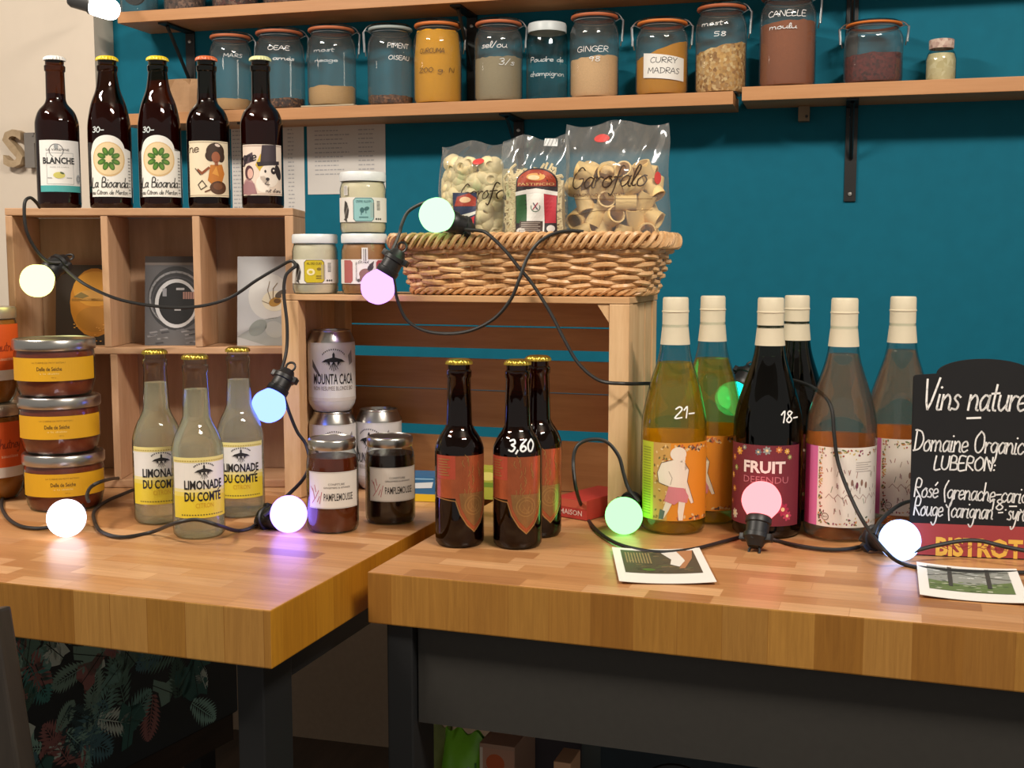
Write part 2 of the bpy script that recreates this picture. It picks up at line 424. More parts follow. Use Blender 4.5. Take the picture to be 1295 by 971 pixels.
class Art:
    """flat print laid out in metres (u across, v up), later bent onto its surface"""
    def __init__(s): s.p = []
    def poly(s, pts, m, l=1): s.p.append((pts, m, l)); return s
    def rect(s, x0, y0, x1, y1, m, l=1): return s.poly([(x0, y0), (x1, y0), (x1, y1), (x0, y1)], m, l)
    def ell(s, cx, cy, rx, ry, m, l=1, n=22, rot=0):
        c, q = math.cos(rot), math.sin(rot)
        return s.poly([(cx + rx * math.cos(2 * PI * i / n) * c - ry * math.sin(2 * PI * i / n) * q,
                        cy + rx * math.cos(2 * PI * i / n) * q + ry * math.sin(2 * PI * i / n) * c) for i in range(n)], m, l)
    def line(s, pts, w, m, l=1, closed=False):
        pts = list(pts)
        if closed: pts.append(pts[0])
        for (x0, y0), (x1, y1) in zip(pts, pts[1:]):
            d = math.hypot(x1 - x0, y1 - y0) or 1e-9; nx, ny = -(y1 - y0) / d * w / 2, (x1 - x0) / d * w / 2
            ex, ey = (x1 - x0) / d * w * .3, (y1 - y0) / d * w * .3
            s.poly([(x0 - ex + nx, y0 - ey + ny), (x0 - ex - nx, y0 - ey - ny), (x1 + ex - nx, y1 + ey - ny), (x1 + ex + nx, y1 + ey + ny)], m, l)
        return s
    def ring(s, cx, cy, r, w, m, l=1, a0=0, a1=2 * PI, n=28):
        return s.line([(cx + r * math.cos(a0 + (a1 - a0) * i / n), cy + r * math.sin(a0 + (a1 - a0) * i / n)) for i in range(n + 1)], w, m, l)
    def frame(s, x0, y0, x1, y1, w, m, l=1): return s.line([(x0, y0), (x1, y0), (x1, y1), (x0, y1)], w, m, l, True)
    def text(s, body, cx, cy, w, h, m, l=2, bold=.0, shear=0.0):
        """printed capitals or words fitted to a box w x h centred on cx, cy"""
        k = (body, bold)
        if k not in _T: _T[k] = flatten_text(body, bold)
        ps = _T[k]; xs = [q[0] for p in ps for q in p]; ys = [q[1] for p in ps for q in p]
        x0, x1, y0, y1 = min(xs), max(xs), min(ys), max(ys)
        for p in ps:
            s.p.append(([(cx + ((x - x0) / (x1 - x0) - .5) * w + shear * ((y - y0) / (y1 - y0) - .5) * h, cy + ((y - y0) / (y1 - y0) - .5) * h) for x, y in p], m, l))
        return s
    def hand(s, body, x, y, h, m, l=2, w=None, sw=.0012, slope=0.0, shear=.12):
        """hand lettering; h = height of a capital, w = fitted width"""
        adv = sum(G[c][0] for c in body if c in G) or 1
        k = h / 2; kx = (w / adv) if w else k * .85; cx = x
        for c in body:
            if c not in G: continue
            a, st = G[c]
            for q in st:
                pts = [tuple(float(t) for t in r.split(',')) for r in q.split()]
                if len(pts) > 2: pts = smooth_prof(pts, 3)
                s.line([(cx + u * kx + shear * v * k, y + v * k + slope * (cx - x)) for u, v in pts], sw, m, l)
            cx += a * kx
        return s
    def build(s, name, parent, mats, wrap, cut=.003, label=None, cutv=0):
        bm = bmesh.new(); idx = []
        for m in [q[1] for q in s.p]:
            if m not in idx: idx.append(m)
        lay = bm.faces.layers.int.new('l'); vl = bm.verts.layers.int.new('vl')
        for pts, m, l in s.p:
            vs = [bm.verts.new((u, v, 0)) for u, v in pts]
            for v in vs: v[vl] = l
            try: f = bm.faces.new(vs)
            except ValueError: continue
            f.material_index = idx.index(m); f[lay] = l
        bmesh.ops.triangulate(bm, faces=[f for f in bm.faces if len(f.verts) > 4])
        if cut:
            us = [v.co.x for v in bm.verts]; u = math.floor(min(us) / cut) * cut
            while u < max(us):
                u += cut
                bmesh.ops.bisect_plane(bm, geom=bm.verts[:] + bm.edges[:] + bm.faces[:], plane_co=(u, 0, 0), plane_no=(1, 0, 0))
        if cutv:
            vs_ = [v.co.y for v in bm.verts]; u = math.floor(min(vs_) / cutv) * cutv
            while u < max(vs_):
                u += cutv
                bmesh.ops.bisect_plane(bm, geom=bm.verts[:] + bm.edges[:] + bm.faces[:], plane_co=(0, u, 0), plane_no=(0, 1, 0))
        for v in bm.verts:
            ls = [f[lay] for f in v.link_faces]
            v.co = Vector(wrap(v.co.x, v.co.y, .00025 + .00016 * (max(ls) if ls else 1)))

        o = obj(name, bm, [mats[m] if m in mats else paint(m, .55, var=.03) for m in idx], parent, smooth=False, keep=True)
        if label: o['label'] = label
        return o


def cyl(r, a=0.0):
    """wrap onto an upright cylinder of radius r; a turns the print about its axis"""
    return lambda u, v, o: ((r + o) * math.sin(u / r + a), -(r + o) * math.cos(u / r + a), v)
def prof_wrap(rf, a=0.0):
    def w(u, v, o):
        r = rf(v); return ((r + o) * math.sin(u / r + a), -(r + o) * math.cos(u / r + a), v)
    return w
def rad_at(prof, z):
    for (r0, z0), (r1, z1) in zip(prof, prof[1:]):
        if (z0 - z) * (z1 - z) <= 0 and abs(z1 - z0) > 1e-9: return r0 + (r1 - r0) * (z - z0) / (z1 - z0)
    return prof[-1][0]
FLAT = lambda u, v, o: (u, -o, v)                              # upright sheet facing -Y
LYING = lambda u, v, o: (u, v, o)                              # sheet lying face up


# ================================================================== the room
WALL_Y, PIL_Y, PIL_X, SH_Y = 2.392, 2.32, -1.593, 2.267
teal = paint('#0f657c', .7, spec=.15, var=.10, vscale=35)
beige = paint('#d9cdbd', .75, var=.03, vscale=25)
bm = bm_new(); box(bm, PIL_X, WALL_Y, 0, 2.2, WALL_Y + .12, 2.6)
struct(obj('wall_back', bm, teal, smooth=False))
bm = bm_new(); box(bm, -3.4, PIL_Y, 0, PIL_X, WALL_Y + .12, 2.6)
struct(obj('wall_left', bm, beige, smooth=False))
bm = bm_new(); box(bm, -3.4, -1.6, -.06, 2.2, WALL_Y + .12, 0)
struct(obj('floor', bm, wood('#4a3a2e', '#2e241c', (1, .12, 1), .6, 10), smooth=False))
bm = bm_new(); box(bm, -3.4, -1.6, 2.6, 2.2, WALL_Y + .12, 2.66)
struct(obj('ceiling', bm, paint('#cfc6ba', .8), smooth=False))

bm = bm_new(); box(bm, PIL_X, WALL_Y - .012, 0, 2.2, WALL_Y - .0005, .70)
struct(obj('trim_1', bm, paint('#957f69', .7, var=.12, vscale=90), smooth=False))
bm = bm_new(); box(bm, -3.4, PIL_Y - .012, 0, PIL_X, PIL_Y - .0005, .70)
struct(obj('trim_2', bm, paint('#957f69', .7, var=.12, vscale=90), smooth=False))

# ------------------------------------------------------------------ tables
TA = math.radians(-3.2)
top_m = butcher(['#9a6840', '#c89462', '#ad784c', '#daac7e', '#b78354', '#ce9c6c'], 'top', .34, .092, .027)
side_m = butcher(['#a8742c', '#bc883c', '#9c6824', '#c29048', '#b07d32', '#98641f', '#c8994f', '#a46f2a'], 'side', .5, .062, 3)
end_m = butcher(['#b27716', '#c58a22', '#a86e14', '#bd8320'], 'end', .5, .05, 3)
frame_m = paint('#1d1e1f', .5, var=.05)


def slab(parent, lx, ly, th):
    bm = bm_new(); box(bm, 0, 0, -th, lx, ly, 0, bev=.0015)
    for f in bm.faces:
        n = f.normal
        f.material_index = 0 if abs(n.z) > .7 else (1 if abs(n.y) > abs(n.x) else 2)
    return obj('table_top', bm, [top_m, side_m, end_m], parent, smooth=False)


lc = onz(342, 772)
left_table = thing('work_table', 'thick oak block table with a front corner jutting out, at the left', 'table', (lc.x, lc.y, TZ - .0), TA)
TL_LEN, TH = 1.25, .0572
o = slab(left_table, TL_LEN, 1.0, TH); o.location.x = -TL_LEN
for x, y in ((-.042, .030), (-1.2, .030), (-.042, .90), (-1.2, .90)):
    bm = bm_new(); box(bm, x - .015, y, -TZ + .001, x + .015, y + .056, -TH - .0005, bev=.002)
    obj('leg', bm, frame_m, left_table, smooth=False)
bm = bm_new(); box(bm, -.055, .09, -TH - .04, -.030, .895, -TH - .0008)
obj('rail', bm, frame_m, left_table, smooth=False)
bm = bm_new(); box(bm, -1.18, .90, -TH - .04, -.06, .925, -TH - .0008)
obj('rail', bm, frame_m, left_table, smooth=False)

rc = onz(464.5, 723)
right_table = thing('counter_table', 'long oak block counter with a dark grey apron, at the right', 'table', (rc.x, rc.y, TZ), TA)
RL, RTH = 1.5, .0555
slab(right_table, RL, .66, RTH)
for x, y in ((.018, .008), (RL - .05, .008), (.018, .58), (RL - .05, .58)):
    bm = bm_new(); box(bm, x, y, -TZ + .001, x + .030, y + .058, -RTH - .0005, bev=.002)
    obj('leg', bm, frame_m, right_table, smooth=False)
bm = bm_new(); box(bm, .05, .018, -.165, RL - .052, .036, -RTH - .0008)
obj('apron', bm, paint('#35332f', .55, var=.12, vscale=120), right_table, smooth=False)
bm = bm_new(); box(bm, .05, .05, -.42, RL - .052, .57, -.40)
obj('lower_shelf', bm, paint('#3a332c', .6), right_table, smooth=False)


# ------------------------------------------------------------------ shelves on the wall
shelf_m = wood('#c99565', '#b07a4a', (.08, 1, 1), .5, 12, .05)
def shelf(name, x0, x1, z0, z1, label):
    p = thing(name, label, 'shelf', (x0, SH_Y, z0))
    bm = bm_new(); box(bm, 0, 0, 0, x1 - x0, WALL_Y - SH_Y - .0005, z1 - z0, bev=.001)
    obj('board', bm, shelf_m, p, smooth=False); return p
Z1, Z2, Z3 = 1.3665, 1.3905, 1.3975
low = shelf('wall_shelf', -1.498, -.204, Z1, Z2, 'long wooden wall shelf carrying the row of large spice jars')
rsh = shelf('wall_shelf', -.188, .62, 1.3722, Z3, 'short wooden wall shelf at the right with a small cream jar at its end')
ush = shelf('wall_shelf', -1.498, -.204, 1.580, 1.603, 'topmost wooden wall shelf cut off by the upper edge of the photo')
bk_m = paint('#121212', .4)
def bracket(par, x, drop):
    d = WALL_Y - SH_Y
    bm = bm_new()
    box(bm, x - .011, .012, -.004, x + .011, d - .001, -.0003)
    box(bm, x - .011, d - .0045, -drop, x + .011, d - .0007, -.0042, bev=.001)
    pts = [(x, .03, -.005), (x, d - .006, -drop * .55)]
    tube(bm, pts, .004, 6)
    b = obj('bracket', bm, bk_m, par, smooth=False)
    for z in (-.022, -drop + .014):
        bm = bm_new(); lathe(bm, [(0, 0), (.0045, 0), (.0035, .002), (0, .0025)], 14)
        bmesh.ops.transform(bm, matrix=Matrix.Translation((x, d - .0045, z)) @ Matrix.Rotation(PI / 2, 4, 'X'), verts=bm.verts)
        obj('screw', bm, STEEL, b)
q = ony(1076, 200, WALL_Y); bracket(rsh, q.x + .188, 1.3722 - zat(Vector((q.x, WALL_Y, 0)), 255))
usr = shelf('wall_shelf', -.188, .62, 1.6, 1.625, 'topmost shelf board at the right, above the frame, on a black bracket'); q = ony(1078, 20, WALL_Y); bracket(usr, q.x + .188, .17)
bracket(ush, .10, .20); bracket(ush, .75, .2)
bracket(low, .85, .14); bracket(low, .28, .14)
q = ony(1017, 140, WALL_Y - .012)
bm = bm_new(); box(bm, q.x - .0105, WALL_Y - .024, 1.3722 - .0285, q.x + .0105, WALL_Y - .0005, 1.3722 - .0003, bev=.001)
bl = obj('wooden_block', bm, wood('#8b7a62', '#6d5d48', (1, 1, .2)), smooth=False); tag(bl, 'small raw wood block screwed to the wall under the short right shelf', 'wood block')
bm = bm_new(); lathe(bm, [(0, 0), (.0028, 0), (.002, .0015), (0, .0015)], 12)
bmesh.ops.transform(bm, matrix=Matrix.Translation((q.x + .005, WALL_Y - .024, 1.3722 - .02)) @ Matrix.Rotation(PI / 2, 4, 'X'), verts=bm.verts)
obj('screw', bm, BLACK, bl)

# ------------------------------------------------------------------ preserving jars
def jar_mesh(r, h):
    """clear jar body with rounded shoulder and neck, open at the top"""
    return [(0, .003), (r * .55, .002), (r * .86, 0), (r * .97, .004), (r, .012), (r, h * .70), (r * .985, h * .76), (r * .93, h * .82),
            (r * .84, h * .865), (r * .80, h * .885), (r * .80, h * .905), (r * .86, h * .908), (r * .86, h * .918)]
def clip_jar(x, y, z, r, h, label, gasket, content=None, level=.3, tilt=0, side=1, text=None, group='clip top jars on the long wall shelf', clamp2=False):
    t = thing('clip_top_jar', label, 'jar', (x, y, z + .0006), face((x, y, 0)), group)
    obj('jar_glass', lathe(bm_new(), jar_mesh(r, h), 36), DUSTY, t)
    if content:
        top = h * level; rr = r * .955
        bm = bm_new(); lathe(bm, [(0, .004), (rr * .9, .004), (rr, .012), (rr, top * .6 + .005), (rr * (.9 if level > .82 else 1), top), (rr * .5, top + .002), (0, top + .003)], 32)
        for v in bm.verts:
            if v.co.z > top * .9: v.co.z += tilt * v.co.x + random.uniform(-1, 1) * .0015
        obj('contents', bm, content, t)
    bm = bm_new(); lathe(bm, [(r * .80, h * .918), (r * .94, h * .918), (r * .965, h * .930), (r * .95, h * .950), (r * .80, h * .951)], 36)
    obj('gasket', bm, paint(gasket, .6), t)
    bm = bm_new(); lathe(bm, [(r * .80, h * .9485), (r * .90, h * .949), (r * .92, h * .965), (r * .86, h * .985), (r * .6, h), (0, h)], 36)
    obj('glass_lid', bm, CLEAR, t)
    bm = bm_new(); R_ = r * .84
    tube(bm, [(R_ * math.sin(a), -R_ * math.cos(a), h * .895) for a in [2 * PI * i / 30 for i in range(30)]], .0011, 6, True)
    for sd in ((side, -side) if clamp2 else (side,)):
        s = sd
        tube(bm, spline([(s * R_, 0, h * .895), (s * r * 1.10, 0, h * .93), (s * r * 1.14, 0, h * .88), (s * r * 1.10, 0, h * .70), (s * r * 1.06, .004, h * .62)], 5), .0012, 6)
        tube(bm, spline([(s * r * 1.14, -.006, h * .90), (s * r * .95, -.004, h * .975), (s * r * .5, 0, h * 1.012), (0, 0, h * 1.012)], 5), .0012, 6)
        tube(bm, [(s * r * 1.08, -.005, h * .92), (s * r * 1.17, -.005, h * .90), (s * r * 1.13, -.005, h * .66)], .0018, 6)
    obj('wire_clip', bm, WIRE, t)
    if text: text(t, r, h)
    return t


def scrawl(*rows, c='#e9eef0', sw=.0011):
    def f(t, r, h):
        a = Art()
        for s, u, v, hh, w in rows: a.hand(s, u * r, v * h, hh, c, 1, w * r, sw)
        o = a.build('handwriting', t, {}, cyl(r), .004)
    return f
def madras(t, r, h):
    a = Art(); a.poly([(-.75 * r, .22 * h), (.95 * r, .17 * h), (.95 * r, .46 * h), (-.75 * r, .53 * h)], '#e4e2dc', 0)
    a.hand('CURRY', -.45 * r, .40 * h, .010, '#2a2a30', 1, 1.05 * r, .0012, -.03)
    a.hand('MADRAS', -.55 * r, .27 * h, .010, '#2a2a30', 1, 1.25 * r, .0012, -.03)
    a.build('paper_label', t, {}, cyl(r), .004)


JY = 2.326
def jx(px, z=1.45): return ony(px, 80, JY).x
def jr(w, px): return w / 2 / ppm((jx(px), JY, 1.45))
def jh(px, top, z): return zat(Vector((jx(px), JY, 0)), top) - z
J = [
 (292, 53, 42, '#b0623c', '#b98f5e', .16, 0, 1, 'leftmost clip top jar on the long shelf, thin tan layer at its bottom', scrawl(('MARS', -.35, .66, .007, .9), c='#c6d2d6')),
 (354, 62, 37, '#a85c3a', '#3c2118', .13, .05, 1, 'clip top jar with a little dark brown spice, behind the pale green beer cap', scrawl(('OEAE', -.5, .7, .008, .9), ('ames', -.3, .58, .008, .9))),
 (419.5, 61, 33, '#b0643e', '#c39a68', .24, .02, 1, 'clip top jar with a low layer of beige powder, standing on a flat card', scrawl(('most', -.8, .64, .008, .9), ('neage', -.75, .52, .007, 1.0), c='#b8c6cc')),
 (494, 58, 32, '#9aa6a6', '#6b4226', .12, -.02, -1, 'clip top jar with grey seal and a few brown bits at the bottom', scrawl(('PIMENT', -.15, .68, .009, 1.0), ('OISEAU', -.1, .54, .008, 1.0))),
 (553.5, 61, 27, '#c86f32', '#d99802', .86, 0, 1, 'clip top jar filled to the neck with bright yellow powder', scrawl(('CURCUMA', -.8, .58, .009, 1.1), ('200 g. N', -.85, .36, .009, 1.6), c='#5a3c10')),
 (630.5, 61, 25, '#b5643e', '#9b8c70', .52, .03, 1, 'clip top jar with dusty grey beige contents, left of the screw top jar', scrawl(('sel/ou', -.75, .62, .012, 1.1), ('3/s', .0, .42, .012, .7))),
 (751.5, 62, 16, '#b0603a', '#dcb183', .46, .10, 1, 'clip top jar half full of pale peach powder, right of the screw top jar', scrawl(('GINGER', -.75, .51, .010, 1.35), ('98', -.25, .40, .009, .5))),
 (837, 66, 25, '#cf7530', '#c8860c', .58, .35, 1, 'clip top jar of mustard yellow powder with a white handwritten paper label', madras),
 (911.5, 64, 5, '#a85a34', None, .50, .22, 1, 'clip top jar half full of golden oat flakes, last on the long shelf', scrawl(('most', -.85, .72, .009, .9), ('58', -.3, .6, .008, .5))),
]
for px, w, top, gk, cc, lev, tl, sd, lab, tx in J:
    h = jh(px, top, Z2)
    ct = paint(cc, .9, var=.15, vscale=400) if cc else grains(['#8a5a22', '#d8a860', '#b98440', '#e8c890', '#a06c30'], 190)
    if px in (354, 494): ct = grains([cc, '#2a1510', '#8a5a3a'], 260)
    zj = Z2 + (.0032 if px == 419.5 else 0)
    clip_jar(jx(px), JY, zj, jr(w, px), h - (zj - Z2), lab, gk, ct, lev, tl, sd, tx, clamp2=(px == 837))
h = jh(995, -10, Z3)
clip_jar(jx(995.5), JY, Z3, jr(70, 995), h, 'tall clip top jar of reddish brown powder at the left end of the short shelf', '#9a5030', paint('#8f4f2c', .9, var=.2, vscale=300), .66, .05, 1,
         scrawl(('CANELLE', -.75, .70, .010, 1.4), ('moulu', -.7, .575, .009, 1.0)), 'clip top jars on the short right shelf')
clip_jar(jx(1104), JY, Z3, jr(72, 1104), jh(1104, 28, Z3), 'squat clip top jar half full of dark red spice, above the black bracket', '#d0742c', grains(['#4a1512', '#6d2420', '#38100e'], 240), .46, .04, 1, None,
         'clip top jars on the short right shelf', clamp2=True)
# screw top jar
px = 692; r = jr(53, px); h = jh(px, 31, Z2)
t = thing('screw_top_jar', 'empty clear jar with a pale screw lid between two clip top jars', 'jar', (jx(px), JY, Z2 + .0006), face((jx(px), JY, 0)))
obj('jar_glass', lathe(bm_new(), [(0, .003), (r * .8, .001), (r * .97, .003), (r, .01), (r, h * .78), (r * .93, h * .86), (r * .86, h * .88), (r * .86, h * .93)], 36), CLEAR, t)
obj('lid', lathe(bm_new(), [(r * .88, h * .885), (r * .91, h * .885), (r * .92, h * .97), (r * .88, h), (0, h)], 36, mod=lambda a, z: 1 + .008 * math.cos(a * 40)), paint('#c9d2d4', .4), t)
scrawl(('Poudre de', -.9, .48, .009, 1.75), ('champignon', -.9, .30, .009, 1.8), c='#c4d0d4')(t, r, h)
# small cream jar at the end of the short shelf
px = 1190; r = jr(37, px); h = jh(px, 51, Z3)
t = thing('cream_jar', 'small jar of cream paste with a worn lid, rightmost on the short shelf', 'jar', (jx(px), JY, Z3 + .0006), face((jx(px), JY, 0)))
obj('jar_glass', lathe(bm_new(), [(0, .002), (r * .9, .001), (r, .006), (r, h * .55), (r * .9, h * .68), (r * .74, h * .76), (r * .74, h * .8)], 30), CLEAR, t)
obj('contents', lathe(bm_new(), [(0, .003), (r * .92, .003), (r * .955, .008), (r * .955, h * .54), (r * .84, h * .67), (0, h * .68)], 30), grains(['#c9b98f', '#d6c9a4', '#bfae82'], 120), t)
obj('lid', lathe(bm_new(), [(r * .74, h * .79), (r * .80, h * .79), (r * .82, h * .98), (r * .78, h), (0, h)], 30, mod=lambda a, z: 1 + .012 * math.cos(a * 26)), grains(['#b79c90', '#cbb8aa', '#9c7c74'], 160), t)
# jars on the topmost shelf: only their feet show
for px, w, cc, lab in ((176, 46, None, 'clear empty jar at the left end of the topmost shelf'), (234, 52, '#5a4034', 'jar with grey brown bits, second from the left on the topmost shelf'),
                       (298, 58, '#6a2c20', 'jar with dark red spice, third from the left on the topmost shelf'), (362, 58, '#7a4a2c', 'jar with brown spice, its foot just showing above the topmost shelf')):
    zz = 1.603; x = ony(px, 5, JY).x; r = w / 2 / ppm((x, JY, zz)); h = .15
    clip_jar(x, JY, zz, r, h, lab, '#b0623c', grains([cc, '#2c1a14', '#8d6a58'], 200) if cc else None, .4, 0, 1, None, 'jars on the topmost shelf')
# flat card under the third jar
x0, x1 = ony(389, 130, 2.30).x, ony(455, 130, 2.30).x
bm = bm_new(); box(bm, 0, 0, 0, x1 - x0, .10, .0030, bev=.0008)
t = thing('folded_card', 'flat pale folded card on the long shelf under a jar of beige powder', 'card', (x0, 2.2675, Z2 + .0003)); obj('card', bm, paint('#b5a68c', .7, var=.1), t, smooth=False)
# kraft paper bag
p0, p1 = ony(184, 120, 2.31).x, ony(250, 120, 2.31).x; hb = zat(Vector((p0, 2.31, 0)), 103) - Z2
bm = bm_new(); nx, nz = 10, 8
def bagpt(u, v, s):
    w = (p1 - p0) / 2
    return ((u - .5) * 2 * w * (1 - .06 * v) + .004 * v, s * (.022 * (1 - v * .75) * (1 - abs(2 * u - 1) ** 6) + .0015) + .0025 * math.sin(9 * u + 5 * v) * (v > 0), v * hb)
for s in (-1, 1):
    g = [[bm.verts.new(bagpt(i / nx, j / nz, s)) for i in range(nx + 1)] for j in range(nz + 1)]
    for j in range(nz):
        for i in range(nx): bm.faces.new((g[j][i], g[j][i + 1], g[j + 1][i + 1], g[j + 1][i]))
bmesh.ops.remove_doubles(bm, verts=bm.verts, dist=.0002)
t = thing('paper_bag', 'brown kraft paper bag folded shut, behind the two yellow capped beers', 'paper bag', ((p0 + p1) / 2, 2.31, Z2 + .0006), 0)
obj('bag', bm, paint('#a98562', .8, var=.18, vscale=45), t, smooth=False)
bm = bm_new(); box(bm, -.05, -.009, hb - .022, .05, -.005, hb - .001, rot=None, bev=.001)
obj('folded_flap', bm, paint('#9c7854', .8, var=.12), t, smooth=False)

# ------------------------------------------------------------------ sheets of paper on the wall, wall letters, lamp
ink = '#a3a3a6'
def sheet(name, px0, px1, py0, py1, label, rows):
    y = WALL_Y - .0012; a, b = ony(px0, py0, y), ony(px1, py1, y)
    x0, x1, z0, z1 = a.x, b.x, zat(Vector((a.x, y, 0)), py1), zat(Vector((a.x, y, 0)), py0)
    t = thing(name, label, 'paper sheet', (x0, y, z0), 0)
    bm = bm_new(); box(bm, 0, -.0001, 0, x1 - x0, .0004, z1 - z0); obj('paper', bm, paint('#cfccc8', .8, var=.02), t, smooth=False)
    A = Art(); w, h = x1 - x0, z1 - z0
    for col_rows in rows:
      for fx0, fx1, fy in col_rows:
        u = fx0 * w
        while u < fx1 * w - .002:
            k = random.uniform(.003, .010); A.rect(u, fy * h, min(u + k, fx1 * w), fy * h + .0024, ink, 2); u += k + .0022
        A.build('printed_column', t, {}, FLAT, 0); A = Art()
    return t
sheet('price_list', 388, 488, 158, 246, 'white price list sheet with two columns on the teal wall, beside the jars',
      [[(.10, random.uniform(.40, .56), .90 - .062 * i) for i in range(11)], [(.66, .86, .90 - .062 * i) for i in range(11)]])
sheet('price_list', 292, 386, 158, 270, 'white printed sheet on the wall hanging partly behind the last beer of the row',
      [[(.02, .17, .92 - .045 * i) for i in range(20)], [(.78, .86, .92 - .045 * i) for i in range(20)]])

def wall_letter(ch, px0, px1, py0, py1, m, label, d=.022):
    a, b = ony(px0, py0, PIL_Y - d), ony(px1, py1, PIL_Y - d)
    z1, z0 = zat(a, py0), zat(a, py1); w, h = b.x - a.x, z1 - z0
    k = (ch, .02)
    ps = flatten_text(ch, .02); xs = [q[0] for p in ps for q in p]; ys = [q[1] for p in ps for q in p]
    X0, X1, Y0, Y1 = min(xs), max(xs), min(ys), max(ys); bm = bm_new()
    for p in ps:
        try: bm.faces.new([bm.verts.new(((x - X0) / (X1 - X0) * w, 0, (y - Y0) / (Y1 - Y0) * h)) for x, y in p])
        except ValueError: pass
    bmesh.ops.remove_doubles(bm, verts=bm.verts, dist=1e-5)
    r = bmesh.ops.extrude_face_region(bm, geom=bm.faces[:])
    bmesh.ops.translate(bm, vec=(0, d - .001, 0), verts=[v for v in r['geom'] if isinstance(v, bmesh.types.BMVert)])
    o = obj('wall_letter', bm, m, None, smooth=False, loc=(a.x, PIL_Y - d, z0)); return tag(o, label, 'letter')
wall_letter('S', 2, 29, 164, 212, wood('#b8a283', '#9a8466', (1, 1, 1), .6, 40), 'thick pale wooden letter S on the beige wall')
wall_letter('n', 30, 72, 167, 212, paint('#77726d', .6), 'grey wooden letter beside the pale wooden S, partly behind the first beer')

# lit bulb on an arm, at the upper left
b0, b1 = atd(108, 3, 2.2), atd(150, 15, 2.2); ax = (b1 - b0)
t = thing('wall_lamp', 'bright white bulb in a grey holder at the left end of the topmost shelf', 'lamp', b0)
Q = Vector((0, 0, 1)).rotation_difference(ax.normalized()).to_matrix().to_4x4()
def along(prof, name, m, seg=28):
    bm = lathe(bm_new(), prof, seg); bmesh.ops.transform(bm, matrix=Q, verts=bm.verts); return obj(name, bm, m, t)
along([(0, -.030), (.013, -.030), (.016, -.024), (.016, .006), (.019, .010), (.019, .014), (0, .014)], 'lamp_holder', paint('#3a3a3a', .4))
along(smooth_prof([(.015, .010), (.0185, .016), (.0195, .034), (.0185, .052), (.012, .062), (0, .065)], 4), 'bulb', glow('#fff6e6', 9))
wl = Vector((b0.x - .12, PIL_Y - .0, b0.z + .10)) - b0
bm = bm_new(); tube(bm, spline([tuple(-ax.normalized() * .03), (-.06, .03, .04), (-.10, .05, .09), tuple(wl - Vector((0, .003, 0)))], 6), .005, 8)
lathe(bm, [(0, -.001), (.028, -.001), (.028, .006), (0, .007)], 24)
for v in bm.verts[-74:]: v.co = Matrix.Rotation(PI / 2, 4, 'X') @ v.co + wl
obj('arm', bm, BLACK, t)


# ================================================================== pigeonhole box at the left
pine = wood('#cfa884', '#b08560', (1, 1, .14), .6, 16, .12)
pine_h = wood('#cfa884', '#b08560', (.14, 1, 1), .6, 16, .12)
pine_in = wood('#b8977a', '#9a7a5c', (1, 1, .14), .65, 14, .1)
BA = math.radians(16)
bx = onz(21, 617); BT = zat(bx, 263.5) - TZ; BW, BD = .4080, .105
def bl(px): return (px - 6) / 366 * BW                         # photo column of the front face -> metres along the box
box_t = thing('pigeonhole_box', 'open wooden box with six pigeonholes standing at the back of the left table', 'wooden box', (bx.x, bx.y, TZ + .0006), BA)
def panel(name, x0, y0, z0, x1, y1, z1, m, par, bev=.0012):
    bm = bm_new(); box(bm, x0, y0, z0, x1, y1, z1, bev=bev); return obj(name, bm, m, par, smooth=False)
ZS = zat(bx, 440) - TZ
panel('top_board', 0, 0, BT - .0105, BW, BD, BT, pine_h, box_t)
panel('bottom_board', 0, 0, 0, BW, BD, .011, pine_h, box_t)
panel('side_board', 0, .0004, .0113, bl(15), BD, BT - .0108, pine, box_t)
panel('side_board', bl(361), .0004, .0113, BW, BD, BT - .0108, pine, box_t)
panel('back_board', bl(15) + .0003, BD - .006, .0113, bl(361) - .0003, BD - .0005, BT - .0108, pine_in, box_t)
panel('middle_shelf', bl(15) + .0003, .001, ZS - .0095, bl(361) - .0003, BD - .0064, ZS, pine_h, box_t)
for a, b in ((126.5, 135.5), (243, 252.5)):
    panel('divider', bl(a), .001, ZS + .0003, bl(b), BD - .0064, BT - .0108, pine, box_t)
panel('divider', bl(133), .001, .0113, bl(142), BD - .0064, ZS - .0098, pine, box_t)
BR = Matrix.Translation((bx.x, bx.y, TZ)) @ Matrix.Rotation(BA, 4, 'Z')
def bpt(x, y, z): return BR @ Vector((x, y, z))

# three photo cards leaning in the upper pigeonholes
def card(name, label, x, y, z, w, h, art, lean=.10, turn=0):
    t = thing(name, label, 'photo card', bpt(x, y, z + .0008), 0, 'photo cards in the pigeonholes', rot=Euler((-lean, 0, BA + turn)))
    bm = bm_new(); box(bm, -w / 2, 0, 0, w / 2, .0006, h); obj('card', bm, paint('#d8d6d2', .45), t, smooth=False)
    A = Art(); art(A, w, h); A.build('picture', t, {}, FLAT, 0); return t
def pic_amber(A, w, h):
    A.rect(-w / 2, 0, w / 2, h, '#2b2018', 0)
    A.ell(.012, h * .53, w * .40, h * .43, '#b5771c', 1); A.ell(.013, h * .70, w * .36, h * .22, '#c98e2c', 2); A.rect(-.022, h * .55, .045, h * .58, '#8d6118', 3)
    A.ell(.014, h * .62, w * .33, h * .07, '#c8964a', 3); A.poly([(-.02, h * .60), (-.008, h * .66), (.004, h * .61), (-.006, h * .58)], '#7d6a3a', 4); A.ell(.012, h * .32, w * .3, h * .16, '#a56f1a', 2)
    for i in range(26): A.ell(random.uniform(-.02, .036), random.uniform(.03, .3) * h, .0016, .0007, '#d9a04a', 5, 8)
